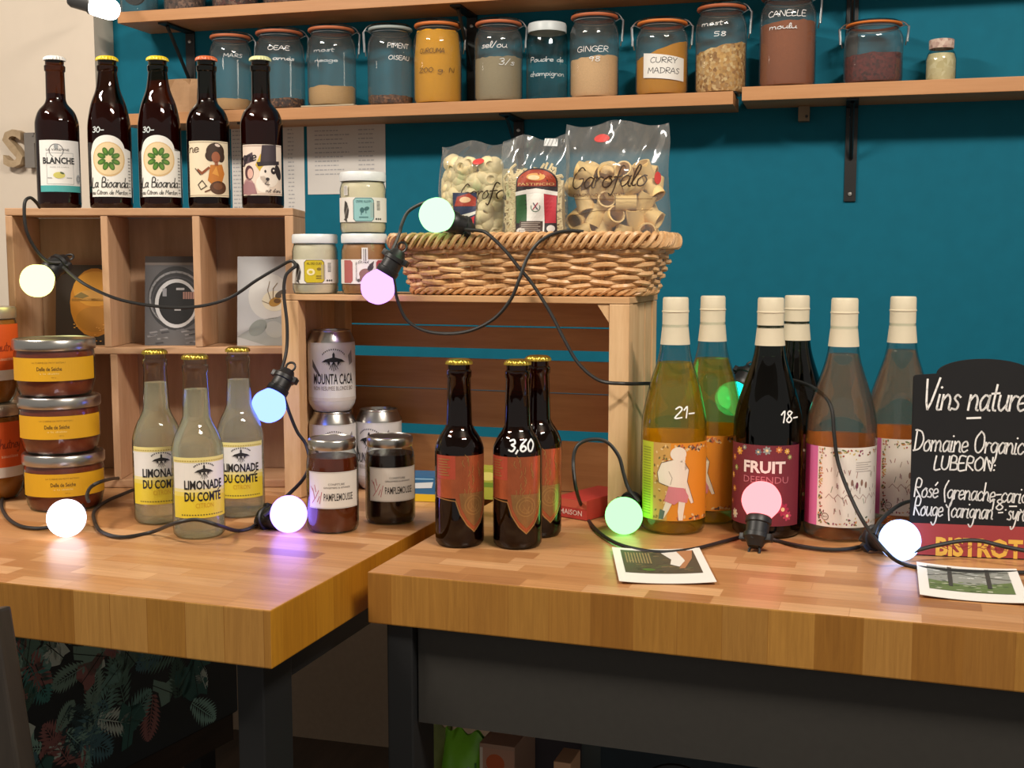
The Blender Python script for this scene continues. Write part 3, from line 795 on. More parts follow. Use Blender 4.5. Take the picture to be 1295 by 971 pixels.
def pic_well(A, w, h):
    A.rect(-w / 2, 0, w / 2, h, '#5d5d60', 0); A.rect(-w / 2, h * .93, w / 2, h, '#3d3735', 1); A.rect(-w / 2, h * .90, w / 2, h * .93, '#77706c', 1)
    A.ell(.002, h * .53, w * .47, h * .36, '#37383b', 1, 34); A.ring(.002, h * .53, w * .44, .003, '#8a8b8e', 2); A.ring(.002, h * .50, w * .40, .002, '#4a4b50', 2)
    A.ell(.002, h * .47, w * .355, h * .275, '#c0c1c4', 3, 34); A.ell(.003, h * .47, w * .305, h * .235, '#191a1d', 4, 34)
    for i in range(5): A.rect(.012 + i * .0035, h * .52, .0145 + i * .0035, h * .60, '#a07a70', 5)
    A.rect(-.018, h * .55, -.012, h * .64, '#85868c', 5); A.rect(.002, h * .62, .014, h * .645, '#a5a5a8', 5); A.rect(-.0005, h * .39, .009, h * .41, '#a5a5a8', 5)
    for i in range(16):
        x = random.uniform(-w / 2 + .004, w / 2 - .012); y = random.uniform(.01, .17) * h; A.poly([(x, y), (x + .012, y + .002), (x + .010, y + .004), (x - .001, y + .0025)], random.choice(['#3f3f43', '#86868a', '#717176']), 1)
def pic_flower(A, w, h):
    A.rect(-w / 2, 0, w / 2, h, '#b9bcbf', 0); A.poly([(-w / 2, h * .1), (0, 0), (w / 2, 0), (w / 2, h * .35), (0, h * .3)], '#9da3a3', 1)
    A.ell(.004, h * .55, .030, .034, '#cfd0cd', 1); A.ell(.012, h * .50, .018, .015, '#e2dcc4', 2); A.ell(.013, h * .49, .0095, .0065, '#b48a3e', 3, rot=.4); A.ell(.016, h * .50, .005, .0035, '#6a4a22', 4)
    A.ell(.022, h * .58, .010, .005, '#5a5044', 3, rot=.5)
    A.line([(.006, h * .52), (.002, h * .62), (.005, h * .72)], .0009, '#6d5a40', 4); A.line([(.010, h * .52), (.010, h * .64), (.016, h * .70)], .0009, '#7d6848', 4)
    A.line([(.004, h * .47), (-.006, h * .50)], .0008, '#6d5a40', 4); A.ell(-.012, h * .2, .015, .010, '#8b938f', 2, rot=.7); A.ell(.012, h * .18, .014, .012, '#aeb2ae', 2, rot=-.5)
card('photo_card', 'photo card of a big amber yellow jar on black, in the left pigeonhole', bl(88), .050, ZS, .092, .118, pic_amber, .10, -.04)
card('photo_card', 'grey photo card of a round well opening, in the middle pigeonhole', bl(207), .040, ZS, .088, .131, pic_well, .12)
card('photo_card', 'pale photo card of a white flower with an insect, in the right pigeonhole', bl(328), .035, ZS, .084, .131, pic_flower, .14, .03)

# ================================================================== bottles
def cap_bm(r=.0142):
    flute = lambda a, z: 1 + (.05 * math.cos(a * 21) if z < .0035 else 0)
    return lathe(bm_new(), [(r * .90, 0), (r * 1.10, .0002), (r * 1.08, .0032), (r * .99, .0050), (r * .82, .0062), (0, .0066)], 84, mod=flute)
def bottle_prof(h, r, neck, mouth, shoulder, nstart, cone=0):
    """crown cap bottle outline: straight body up to shoulder, neck from nstart on"""
    p = [(0, .004), (r * .6, .002), (r * .88, 0), (r * .985, .004), (r, .010), (r, shoulder)]
    k = nstart - shoulder
    p += smooth_prof([(r, shoulder), (r * .975, shoulder + k * .22), (r * .82, shoulder + k * .55), (neck * 1.18, shoulder + k * .82), (neck, nstart)], 4)[1:]
    p += [(neck + (mouth - neck) * .8, h - .022), (mouth * 1.12, h - .0205), (mouth * 1.14, h - .014), (mouth * 1.0, h - .012), (mouth, h - .003)]
    return p
def beer(name, label, loc, rz, h, r, prof, glass, liq, level, cap, group=None, cat='beer bottle'):
    t = thing(name, label, cat, loc, rz, group)
    obj('bottle_glass', lathe(bm_new(), prof, 44), glass, t)
    inner = [(max(0, q[0] - .0016), q[1] + .0012) for q in prof if q[1] < level] + [(rad_at(prof, level) - .0016, level), (0, level)]
    obj('liquid', lathe(bm_new(), inner, 40), liq, t)
    c = obj('crown_cap', cap_bm(.0138), cap, t); c.location.z = h - .0062
    return t
DARK = paint('#3c1c10', .12, spec=.35, var=.03)
DEEP = paint('#4a2214', .12, spec=.35, var=.03)
AMBER = paint('#74391f', .12, spec=.35, var=.03)
DARK2 = paint('#2a140b', .12, spec=.35, var=.03)

# five beers along the top of the box
bh, br_ = .218, .0303
def on_box(px, y=.050): 
    # point on the box top seen under this photo column
    best = None
    for i in range(401):
        q = bpt(BW * i / 400, y, BT + .0006); v = q - CAM
        c = 647.5 + F_PX * v.dot(RIGHT) / v.dot(FWD)
        if best is None or abs(c - px) < best[0]: best = (abs(c - px), q)
    return best[1]
long_p = bottle_prof(bh, br_, .0135, .0128, .118, .158)
cone_p = bottle_prof(bh, br_, .0150, .0128, .108, .182)
def art_blanche(t, r):
    A = Art(); W_, b, T_ = .064, .024, .097
    A.rect(-W_ / 2, b, W_ / 2, T_, '#e9e8e4', 0); A.rect(-W_ / 2, b, W_ / 2, b + .009, '#4ba7a6', 1)
    A.ring(-.006, .082, .0095, .0009, '#55585a', 1); A.ell(-.006, .088, .003, .004, '#9aa0a2', 2, 10)
    for i, y in enumerate((.0835,)): A.text('LA VARENNE', -.004, y, .032, .0032, '#3d4042', 3)
    A.frame(-.020, .035, .018, .079, .0006, '#9aa0a2', 1); A.rect(-.026, .0625, .022, .0735, '#e9e8e4', 2)
    A.text('BLANCHE', -.003, .068, .045, .0095, '#26282a', 3, .04); A.text('BIERE DE GARDE', -.002, .059, .026, .0018, '#aeb0b0', 3)
    A.ell(-.003, .0475, .008, .0045, '#cdc66a', 3); A.ell(.001, .0505, .003, .0014, '#54613a', 4, rot=-.4); A.rect(-.019, .043, -.013, .0445, '#aeb0b0', 3); A.rect(.007, .043, .015, .0445, '#aeb0b0', 3)
    A.ell(.027, .043, .0045, .0065, '#b0b4b6', 3); A.ring(.027, .043, .0035, .0007, '#7d8284', 4)
    A.build('front_label', t, {}, cyl(r), .003)
def art_lemon(t, r):
    A = Art(); b = .017
    pts = [(-.031, b), (.031, b), (.031, .082)] + [(.031 - .004 - (.0255) * (1 - math.cos(q)), .082 + .022 * math.sin(q)) for q in [PI * i / 18 for i in range(1, 18)]] + [(-.031, .082)]
    pts = [(-.031, b), (.034, b), (.034, .083), (.021, .083)] + [(-.004 + .025 * math.cos(q), .083 + .021 * math.sin(q)) for q in [PI * i / 20 for i in range(1, 20)]] + [(-.031, .080)]
    A.poly(pts, '#ecebe4', 0); A.ell(-.003, .070, .0235, .0245, '#d7b784', 1, 30); A.ell(-.003, .0705, .0215, .0225, '#e6cfa2', 2, 30)
    for k in range(8):
        q = 2 * PI * k / 8 + .39; cx, cy = -.003 + .0105 * math.cos(q), .0705 + .011 * math.sin(q)
        A.ell(cx, cy, .0062, .0038, '#3f6a22', 3, 14, rot=q); A.ell(cx + .0008 * math.cos(q), cy + .0008 * math.sin(q), .0038, .002, '#5d8a2e', 4, 10, rot=q)
    A.hand('La Bioanda', -.031, .0305, .0135, '#2d2d2b', 3, .056, .0013); A.hand('au Citron de Menton', -.030, .0205, .0062, '#4a4a46', 3, .054, .0007)
    for i in range(12): A.rect(.0265, .022 + i * .0045, .0315, .0235 + i * .0045, '#8d8f8a', 2)
    A.build('front_label', t, {}, cyl(r), .003)
def art_woman(t, r):
    A = Art(); b, T_ = .017, .096; A.rect(-.033, b, .033, T_, '#e6d8bb', 0); A.line([(-.033, T_ - .002), (.033, T_ - .002)], .0006, '#6d5a42', 1); A.line([(-.033, b + .002), (.033, b + .002)], .0006, '#6d5a42', 1)
    A.hand('zine', -.036, .080, .013, '#5a4632', 2, .022, .0014)
    A.ell(.010, .081, .0135, .0125, '#3a2618', 2); A.ell(.003, .075, .008, .008, '#3a2618', 2); A.ell(.018, .074, .006, .008, '#3a2618', 2); A.ell(.0125, .090, .004, .002, '#e4d2c4', 4, rot=-.3)
    A.ell(.010, .073, .0062, .0080, '#9c5a38', 3); A.rect(.008, .061, .013, .067, '#9c5a38', 3)
    A.poly([(-.002, .040), (.002, .062), (.019, .063), (.023, .050), (.018, .036), (.004, .034)], '#c27828', 3); A.poly([(.004, .050), (.010, .060), (.014, .046)], '#dd9a3e', 4)
    A.line([(.000, .058), (-.010, .050), (-.016, .055)], .0035, '#8a4c2c', 3); A.line([(-.020, .057), (-.012, .048)], .0014, '#3a2a1c', 4)
    A.ell(.013, .030, .0125, .0095, '#54341e', 3); A.ell(.012, .032, .007, .005, '#74482a', 4); A.line([(-.016, .034), (-.010, .040), (-.004, .032), (-.012, .027)], .0013, '#3a2c20', 3, True); A.line([(-.006, .024), (.004, .028)], .002, '#6b4226', 3)
    A.build('front_label', t, {}, cyl(r), .003)
def art_dog(t, r):
    A = Art(); b, T_ = .019, .091; A.rect(-.033, b, .033, T_, '#e3d2c2', 0); A.line([(-.033, b + .002), (.033, b + .002)], .0007, '#8a6a5c', 1); A.line([(-.033, T_ - .002), (.033, T_ - .002)], .0007, '#8a6a5c', 1)
    A.poly([(-.010, .062), (-.002, .078), (.004, .060), (-.003, .052)], '#c8ab3c', 1); A.poly([(-.032, .062), (-.012, .067), (-.014, .080), (-.032, .073)], '#4a3a44', 1); A.hand('gne', -.033, .068, .015, '#1e1820', 3, .024, .0016, shear=.2)
    A.poly([(-.003, .064), (.000, .090), (.021, .091), (.021, .066)], '#3c3038', 2); A.poly([(-.008, .066), (.026, .068), (.026, .063), (-.006, .060)], '#2e252c', 3)
    A.ell(.010, .047, .0145, .0165, '#eee3d6', 2); A.ell(.0005, .035, .010, .012, '#eee3d6', 2); A.ell(.024, .052, .005, .011, '#2e2628', 3, rot=.3)
    A.ell(.016, .054, .0042, .0050, '#2c2226', 4); A.ell(.016, .0545, .0015, .0015, '#e8ded2', 5, 8); A.ell(.004, .053, .0015, .0022, '#2c2226', 4, 10); A.ell(.007, .042, .0028, .0024, '#241c20', 4, 10); A.line([(.007, .040), (.003, .035), (.010, .034)], .0008, '#3a2c30', 4)
    A.ell(-.020, .051, .0075, .0105, '#4d2c34', 2); A.ell(-.018, .050, .0048, .0072, '#d9aea0', 3); A.ell(-.022, .031, .010, .012, '#b08a88', 2); A.poly([(-.033, .021), (-.033, .034), (-.024, .040), (-.012, .036), (-.008, .021)], '#9d7478', 3)
    A.hand("brut d'ami", .004, .0235, .005, '#3a2c30', 4, .024, .0007)
    A.build('front_label', t, {}, cyl(r), .003)
beers = []
specs = [(76, long_p, '#e8e6e2', 'brown beer bottle with white cap and teal edged label, leftmost on the box', art_blanche, .12),
         (141.5, cone_p, '#e2c40e', 'yellow capped brown bottle with a green citrus slice label, next to the white capped beer', art_lemon, .02),
         (205, cone_p, None, 'yellow capped brown bottle with a green citrus slice label, next to the orange capped beer', None, .02),
         (265.5, long_p, '#c9622f', 'brown beer bottle with orange cap and cream label of a woman in an orange dress', art_woman, .0),
         (333, long_p, '#cfd29a', 'brown beer bottle with pale green cap and top hatted dog label', art_dog, .0)]
for px, pr, cp, lab, art, tw in specs:
    q = on_box(px); rz = face(q) + tw
    g = 'beers along the top of the pigeonhole box'
    if art is None: dup(beers[1], q, rz, lab, g); continue
    t = beer('beer_bottle', lab, q, rz, bh, br_, pr, BROWN_GLASS, DEEP if art is art_woman else AMBER, .150 if pr is cone_p else .165, paint(cp, .4, spec=.6, var=.03), g)
    art(t, br_); beers.append(t)
    if pr is cone_p:
        A = Art(); A.hand('30-', -.026, .108, .0075, '#d8dcdc', 1, .018, .0013); A.build('price_mark', t, {}, prof_wrap(lambda z: rad_at(cone_p, z)), .003)

# lemonade
lh, lr = .2175, .0306
lem_p = bottle_prof(lh, lr, .0162, .0135, .098, .143)
lemo = liquid('#fcfcf4', 1.28, .22, '#f2f4dc', .35)
def art_lemonade(t, r):
    A = Art(); b, T_ = .026, .098; A.rect(-.036, b, .036, T_, '#e6e6e0', 0)
    n = 8
    A.rect(-.036, b, .036, b + .026, '#e4cc34', 1); A.rect(-.036, b + .026, .036, b + .031, '#e6d463', 1); A.rect(-.036, b + .031, .036, b + .035, '#e8dd9a', 1); A.rect(-.036, T_ - .006, .036, T_, '#e6dc90', 1)
    for i in range(22): A.rect(-.034 + i * .0031, T_ - .0048, -.032 + i * .0031, T_ - .0034, '#b5a050', 2)
    cx = .004
    for i in range(11):
        q = PI * (.86 - .72 * i / 10); A.rect(cx + .0125 * math.cos(q) - .0007, .0845 + .0065 * math.sin(q) - .0008, cx + .0125 * math.cos(q) + .0007, .0845 + .0065 * math.sin(q) + .0008, '#4b4b4b', 2)
    mount(A, cx, .081, .0125, '#232323')
    A.text('LIMONADE', cx, .0655, .047, .0112, '#1c1c1c', 3, .028); A.text('DU COMTE', cx - .001, .0515, .045, .0112, '#1c1c1c', 3, .028); A.line([(cx + .017, .0578), (cx + .0195, .0595)], .0013, '#222222', 3)
    A.text('CITRON', cx, .041, .021, .0056, '#d0a01c', 3, .0)
    for i in range(17): A.rect(-.024 + i * .0032, b + .003, -.0222 + i * .0032, b + .0045, '#6d6428', 2)
    A.build('front_label', t, {}, cyl(r), .003)
def mount(A, cx, cy, s, m):
    """spread winged emblem with a little tower on top and roots below"""
    A.poly([(cx - .09 * s, cy), (cx - .09 * s, cy + .55 * s), (cx, cy + .72 * s), (cx + .09 * s, cy + .55 * s), (cx + .09 * s, cy)], m, 3)
    for sg in (-1, 1):
        for k in range(6):
            f = k / 5; x0 = cx + sg * .12 * s * (1 + 2 * f); tip = (cx + sg * s * (1.0 - .75 * f), cy - s * (.12 + .32 * f))
            A.poly([(x0 - sg * .06 * s, cy + .30 * s - f * .05 * s), (x0 + sg * .12 * s, cy + .26 * s - f * .1 * s), tip], m, 3)
        A.poly([(cx, cy + .34 * s), (cx + sg * .62 * s, cy + .16 * s), (cx + sg * .9 * s, cy - .05 * s), (cx + sg * .35 * s, cy - .02 * s), (cx, cy - .06 * s)], m, 3)
    for k in (-2, -1, 0, 1, 2): A.line([(cx, cy), (cx + .10 * k * s, cy - .35 * s), (cx + .16 * k * s, cy - (.72 - .08 * abs(k)) * s)], s * .045, m, 3)
q = onz(252.5, 676); rz = face(q)
t0 = beer('lemonade_bottle', 'clear lemonade bottle standing in front of its two twins', q + Vector((0, 0, .0006)), rz + .10, lh, lr, lem_p, CLEAR, lemo, .176, GOLD, 'lemonade bottles in front of the box', 'lemonade bottle')
art_lemonade(t0, lr)
q = onz(202, 658); dup(t0, q + Vector((0, 0, .0006)), face(q) + .0, 'left lemonade bottle at the back, beside the stack of yellow labelled jars')
q = onz(305.5, 650); dup(t0, q + Vector((0, 0, .0006)), face(q) - .10, 'right lemonade bottle at the back, beside the blue bulb')

# three dark beers in front of the crate
dh, dr = .2153, .0284
dk_p = bottle_prof(dh, dr, .0150, .0128, .108, .140)
cop = paint('#b5623e', .26, .6, var=.25, vscale=90); cop2 = paint('#a3784a', .28, .65, var=.3, vscale=70); brz = paint('#b98f58', .35, .7, var=.1); red = paint('#b8503a', .3, .3, var=.15)
def art_copper(t, r):
    A = Art(); T_ = .107; mats = {'c': cop, 'g': cop2, 'b': brz, 'r': red}
    A.rect(-.040, .058, -.012, T_, 'r', 0); A.rect(-.040, .058, -.012, .080, 'c', 1)
    sh = [(-.013, T_), (.026, T_), (.026, .052), (.022, .038), (.014, .026), (.006, .020), (-.001, .026), (-.009, .040), (-.013, .054)]
    sh = [(-.013, T_), (.030, T_), (.030, .054), (.026, .040), (.018, .028), (.0085, .019), (.000, .027), (-.008, .040), (-.013, .055)]
    A.poly(sh, 'c', 1); A.line(sh[2:] , .0013, 'b', 3); A.line([(-.040, .058), (-.013, .055)], .0012, 'b', 3)
    A.poly([(-.009, .064), (.026, .064), (.025, .050), (.018, .034), (.0085, .025), (.0, .034), (-.007, .048)], 'g', 2)
    A.ring(.0085, .050, .011, .0013, 'b', 3, n=24); A.ring(.0085, .050, .0075, .001, 'b', 3, n=20)
    for i in range(26):
        x, y = random.uniform(-.005, .022), random.uniform(.034, .102); A.line([(x, y), (x + random.uniform(-.003, .003), y + .004), (x + random.uniform(-.003, .003), y + .008)], .0007, 'b', 3)
    for i in range(7): A.rect(-.036, .084 + i * .003, -.018 - random.uniform(0, .006), .0852 + i * .003, 'b', 2)
    A.build('front_label', t, mats, cyl(r), .003)
Z = Vector((0, 0, .0006))
q = onz(581.5, 687); d0 = beer('dark_beer_bottle', 'dark beer bottle with copper label, alone at the left of the three before the crate', q + Z, face(q) + .30, dh, dr, dk_p, BROWN_GLASS, DARK, .175, GOLD, 'dark beers with copper labels')
art_copper(d0, dr)
q = onz(680, 675); dup(d0, q + Z, face(q) + .25, 'dark beer bottle with copper label, half hidden behind the one priced 3,60')
q = onz(654.5, 689); d1 = dup(d0, q + Z, face(q) + .05, 'dark beer bottle with 3,60 written in white on its shoulder')
A = Art(); A.hand('3,60', -.012, .1135, .0125, '#e8ecec', 1, .030, .0020); A.build('price_mark', d1, {}, prof_wrap(lambda z: rad_at(dk_p, z)), .003)

# ================================================================== wine
wh, wr = .2835, .0408
def wine_p(r):
    p = [(0, .012), (r * .5, .006), (r * .86, 0), (r * .97, .004), (r, .011), (r, .120)]
    return p + smooth_prof([(r, .120), (r * .975, .138), (r * .87, .160), (.0285, .184), (.0208, .208), (.0174, .226), (.0158, .248), (.0150, .262), (.0148, wh - .002)], 5)[1:]
def wine(label, loc, rz, glass, liq, level, art, group, r=wr, back=None):
    p = wine_p(r); t = thing('wine_bottle', label, 'wine bottle', loc, rz, group)
    obj('bottle_glass', lathe(bm_new(), p, 48), glass, t)
    inner = [(max(0, a - .0022), b + .0018) for a, b in p if b < level] + [(rad_at(p, level) - .0022, level), (0, level)]
    obj('liquid', lathe(bm_new(), inner, 44), liq, t)
    c0 = .227
    obj('capsule', lathe(bm_new(), [(rad_at(p, c0) + .0006, c0), (.0156, .250), (.0156, .2655), (.0163, .266), (.0163, .2672), (.0156, .2677), (.0154, wh - .002), (.0146, wh), (0, wh + .0002)], 40), paint('#d6ccb2', .5, var=.03), t)
    if back: B = Art(); B.rect(-.042, .016, .042, .120, back, 0); B.build('back_label', t, {}, cyl(r, PI), .003)
    art(t, r); return t
def art_orange(t, r):
    A = Art(); b, T_ = .018, .112; A.rect(-.030, b, .052, T_, '#d98a22', 0); A.poly([(-.030, b), (-.030, T_), (-.008, T_), (-.012, b)], '#c79a52', 1); A.rect(-.052, b, -.030, T_, '#c3cc35', 0)
    for i in range(60):
        x, y = random.uniform(-.029, -.004), random.uniform(b + .002, T_ - .003)
        A.ell(x, y, .0018, .0011, random.choice(['#8d6a36', '#e0c28a', '#a5572c', '#6d6a3a']), 2, 7, rot=random.random() * 3)
    for i in range(34): A.ell(random.uniform(-.005, .045), T_ - .003 - abs(random.gauss(0, .003)), .0022, .0013, random.choice(['#5d4a3c', '#b8603a', '#dcc08c']), 2, 7, rot=random.random() * 3)
    for i in range(18): A.ell(random.uniform(.0, .045), b + .002 + abs(random.gauss(0, .003)), .0024, .0013, random.choice(['#5d4a3c', '#b8603a', '#dcc08c']), 2, 7, rot=random.random() * 3)
    w = '#e6dccb'
    A.ell(.001, .099, .0095, .0085, w, 3); A.ell(.0055, .094, .004, .006, w, 3)
    A.poly([(-.006, .092), (-.019, .088), (-.024, .076), (-.022, .064), (-.010, .060), (-.007, .052), (.008, .052), (.011, .066), (.012, .082), (.008, .092)], w, 3)
    A.poly([(.009, .088), (.014, .080), (.012, .066), (.018, .050), (.021, .040), (.0175, .039), (.012, .050), (.007, .066)], w, 3)
    A.poly([(-.010, .060), (.008, .058), (.014, .048), (.012, .040), (.002, .042), (-.003, .038), (-.015, .042)], '#cd7f86', 4)
    A.poly([(-.013, .042), (-.005, .041), (-.010, .030), (-.016, .020), (-.021, .019), (-.017, .030)], w, 3); A.poly([(.002, .042), (.010, .041), (.008, .028), (.007, .019), (.002, .019), (.001, .030)], w, 3)
    A.poly([(-.020, .032), (-.014, .030), (-.016, .020), (-.022, .020)], '#5a6a62', 4)
    A.line([(-.006, .092), (-.019, .088), (-.024, .076), (-.022, .064), (-.010, .060)], .0006, '#5a4a40', 4); A.line([(.009, .088), (.014, .080), (.012, .066), (.021, .040)], .0006, '#5a4a40', 4); A.line([(-.010, .078), (-.006, .070), (-.008, .062)], .0005, '#8a7a6c', 4)
    for i in range(26): A.rect(-.048, b + .006 + i * .0032, -.034, b + .0075 + i * .0032, '#98a32c', 1)
    A.build('front_label', t, {}, cyl(r), .003)
def art_fruit(t, r):
    A = Art(); b, T_ = .016, .112; A.rect(-.052, b, .050, T_, '#6d2430', 0)
    for (x, y, s, c) in ((-.030, .103, .005, '#d9a03a'), (-.022, .108, .003, '#7d8a86'), (-.041, .094, .004, '#c9762e'), (-.036, .082, .0035, '#8aa05a'), (-.044, .072, .004, '#d0a24a'), (-.040, .056, .004, '#c8862e'), (-.046, .040, .0035, '#b05a3a'),
                         (.006, .106, .005, '#8a9490'), (-.004, .104, .004, '#6a7a80'), (.020, .107, .004, '#c9783a'), (.030, .105, .0035, '#d8a84a'), (.034, .098, .003, '#8d9a5a'), (.026, .036, .008, '#a52a4a'), (.032, .028, .006, '#b8405a'), (.022, .046, .004, '#9a2444'), (-.038, .026, .006, '#c9c2ae')):
        for k in range(7):
            q = 2 * PI * k / 7; A.ell(x + s * .6 * math.cos(q), y + s * .6 * math.sin(q), s * .45, s * .26, c, 1, 9, rot=q)
        A.ell(x, y, s * .32, s * .32, '#e6cf9a', 2, 8)
    A.text('FRUIT', .003, .086, .050, .0145, '#e2d8d2', 3, .035); A.text('DEFENDU', .005, .071, .054, .0080, '#b06a74', 3); A.text('2018', .010, .060, .011, .0032, '#cda8a6', 3)
    for i in range(30): q = random.random() * 2 * PI; d = random.random() ** .5 * .009; A.ell(.014 + d * math.cos(q), .050 + d * math.sin(q), .0009, .0009, '#d05a78', 3, 6)
    A.build('front_label', t, {}, cyl(r), .003)
def art_village(t, r):
    A = Art(); b, T_ = .018, .112; A.rect(-.031, b, .054, T_, '#e4dccf', 0); A.rect(-.044, b, -.031, T_, '#cf6ea2', 0); A.rect(-.056, b, -.044, T_, '#a0336a', 0)
    cs = ['#7d2f3c', '#a85a4a', '#6d7a4a', '#c98a4a', '#8d3a5a', '#4d5a3c', '#c9b06a']
    for i in range(150):
        if i < 70: x, y = -.0285 + abs(random.gauss(0, .0025)), random.uniform(b + .002, T_ - .002)
        elif i < 120: x, y = random.uniform(-.028, .052), T_ - .003 - abs(random.gauss(0, .0035))
        else: x, y = random.uniform(-.028, .052), b + .003 + abs(random.gauss(0, .003))
        A.ell(x, min(y, T_ - .002), random.uniform(.0008, .0022), random.uniform(.0006, .0012), random.choice(cs), 1, 7, rot=random.random() * 3)
    for i in range(40):
        x, y = random.uniform(-.022, .050), random.choice((.035, .047, .062, .080)) + random.uniform(-.004, .004)
        A.line([(x, y), (x + random.uniform(-.002, .002), y + random.uniform(.003, .007))], .0008, random.choice(['#8d5a5a', '#a8988a', '#7d6a62', '#a87a70', '#8a927a']), 1)
    for i in range(7): x = -.020 + i * .010; A.line([(x, .052), (x + .004, .057), (x + .009, .052)], .0007, '#a58478', 1)
    for i in range(5): A.ell(.004 + i * .006, .068 + (i % 2) * .003, .0016, .004, random.choice(['#7a3a4a', '#8a6a5a']), 2, 9)
    for i in range(5): A.rect(.014, .094 - i * .0026, .036 - (i % 2) * .005, .0950 - i * .0026, '#b5aaa0', 1)
    A.ring(-.020, .030, .004, .0008, '#7d6a5a', 2, n=14); A.text('BIO', -.020, .030, .005, .002, '#7d6a5a', 2)
    A.build('front_label', t, {}, cyl(r), .003)
yel, ros = liquid('#fdf0b0', 1.28, .12, '#ffcf2c', .45), liquid('#fbeadc', 1.28, .08, '#f0b080', .5)
red_w = paint('#14060a', .08, spec=.4, var=0)
def at_t(px, py): q = onz(px, py); return q + Z, face(q)
q, a = at_t(850.5, 669); w1 = wine('yellow wine bottle with an orange label of a man in pink shorts, marked 21', q, a + .12, CLEAR, yel, .205, art_orange, 'orange labelled wine bottles', .0395, '#ffc23a')
A = Art(); A.hand('21-', -.004, .142, .013, '#eef0ee', 1, .026, .0017); A.build('price_mark', w1, {}, prof_wrap(lambda z: rad_at(wine_p(.0395), z) + .0003, -.02), .003)
q, a = at_t(897, 656); wine('yellow wine bottle with an orange label, behind the one marked 21', q, a - .38, CLEAR, yel, .205, art_orange, 'orange labelled wine bottles', .0395, '#ffc23a')
q, a = at_t(968.5, 673); w3 = wine('dark red wine bottle with a burgundy label, behind the pink bulb', q, a - .16, glass_thin('#5a6a55', '#101810', .03, .7), red_w, .215, art_fruit, 'burgundy labelled wine bottles', .0414)
A = Art(); A.hand('18-', .012, .139, .013, '#eef0ee', 1, .026, .0017); A.build('price_mark', w3, {}, prof_wrap(lambda z: rad_at(wine_p(.0414), z) + .0003, .2), .003)
q, a = at_t(1001.5, 652); w4 = dup(w3, q, a - .3, 'dark red wine bottle almost hidden behind the one with the pink bulb')
for ch in KIDS(w4):
    if ch.name.startswith('price_mark'): bpy.data.objects.remove(ch)
q, a = at_t(1060, 677); w5 = wine('rose wine bottle with a pale flowered label and pink side strip, left of its twin', q, a + .10, CLEAR, ros, .218, art_village, 'pale flowered label wine bottles', .0414, '#ffb45a')
q, a = at_t(1133, 662); w6 = dup(w5, q, a + .25, 'rose wine bottle with a pale flowered label, partly behind the chalkboard')


# ================================================================== stacks of jars at the far left
def art_band(A, y0, y1, m, W_): A.rect(-W_, y0, W_, y1, m, 0)
yr, yh = .0525, .0755
def yellow_jar(label, loc, rz):
    t = thing('terrine_jar', label, 'jar', loc, rz, 'yellow labelled jars in a stack')
    p = [(0, .003), (yr * .70, .0015), (yr * .84, 0), (yr * .90, .006), (yr * .93, .014), (yr * .96, .020), (yr * .97, .052), (yr * .95, .058), (yr * .93, .062)]
    obj('jar_glass', lathe(bm_new(), p, 48), CLEAR, t)
    obj('contents', lathe(bm_new(), [(max(0, a - .0018), b + .0018) for a, b in p[:-1]] + [(0, .060)], 44), paint('#7a3018', .3, var=.25, vscale=120), t)
    lid = lathe(bm_new(), [(yr * .94, .0605), (yr * .985, .0605), (yr * 1.0, .0625), (yr * 1.0, .0725), (yr * .97, .0745), (yr * .90, .0750), (yr * .88, .0740), (0, .0740)], 60)
    obj('lid', lid, STEEL, t)
    A = Art(); A.rect(-.066, .0215, .066, .0515, '#d9a416', 0)
    A.text('LA CUISINE DE PETIT BATEAU', -.004, .0455, .042, .0020, '#8a6a1c', 1); A.text('Delle de Seiche', -.003, .0375, .031, .0052, '#4f380e', 1, .015); A.text('a la diable', -.003, .0315, .024, .0022, '#efd98a', 1); A.text('200 g', .002, .0262, .006, .0016, '#8a6a1c', 1)
    A.build('label_band', t, {}, cyl(yr * .975), .004); return t
sp = onz(83, 640); az = face(sp)
y0 = yellow_jar('yellow labelled jar, bottom of the stack of three', sp + Z, az + .02)
dup(y0, sp + Vector((-.0035, 0, .0006 + yh)), az - .02, 'yellow labelled jar, middle of the stack of three')
dup(y0, sp + Vector((-.0080, 0, .0006 + 2 * yh)), az - .08, 'yellow labelled jar, top of the stack of three under the glowing bulb')
orr, oh = .0468, .1325
def orange_jar(label, loc, rz):
    t = thing('preserve_jar', label, 'jar', loc, rz, 'orange labelled jars at the left edge')
    p = [(0, .004), (orr * .60, .002), (orr * .74, 0), (orr * .86, .008), (orr * .95, .022), (orr * .985, .034), (orr * .985, .107), (orr * .95, .113), (orr * .92, .118)]
    obj('jar_glass', lathe(bm_new(), p, 44), CLEAR, t)
    obj('contents', lathe(bm_new(), [(max(0, a - .0018), b + .0018) for a, b in p[:-1]] + [(0, .114)], 40), paint('#a5641e', .35, var=.3, vscale=60), t)
    obj('lid', lathe(bm_new(), [(orr * .92, .1165), (orr * .97, .1165), (orr * .98, .1185), (orr * .98, .1295), (orr * .94, .1320), (0, .1315)], 50), paint('#c9bfae', .35, .8), t)
    A = Art(); A.rect(-.062, .033, .062, .047, '#e4ddd4', 0); A.rect(-.062, .047, .062, .109, '#dd5a1c', 0)
    A.hand('Chutney', .006, .073, .013, '#8d2f10', 1, .040, .0013); A.text('saucisse', .028, .062, .026, .004, '#f0c9a8', 1)
    A.build('label_band', t, {}, cyl(orr * .99), .004); return t
op = onz(-11, 629); az = face(op)
j0 = orange_jar('orange labelled jar at the left edge, standing on the table beneath the others', op + Z, az)
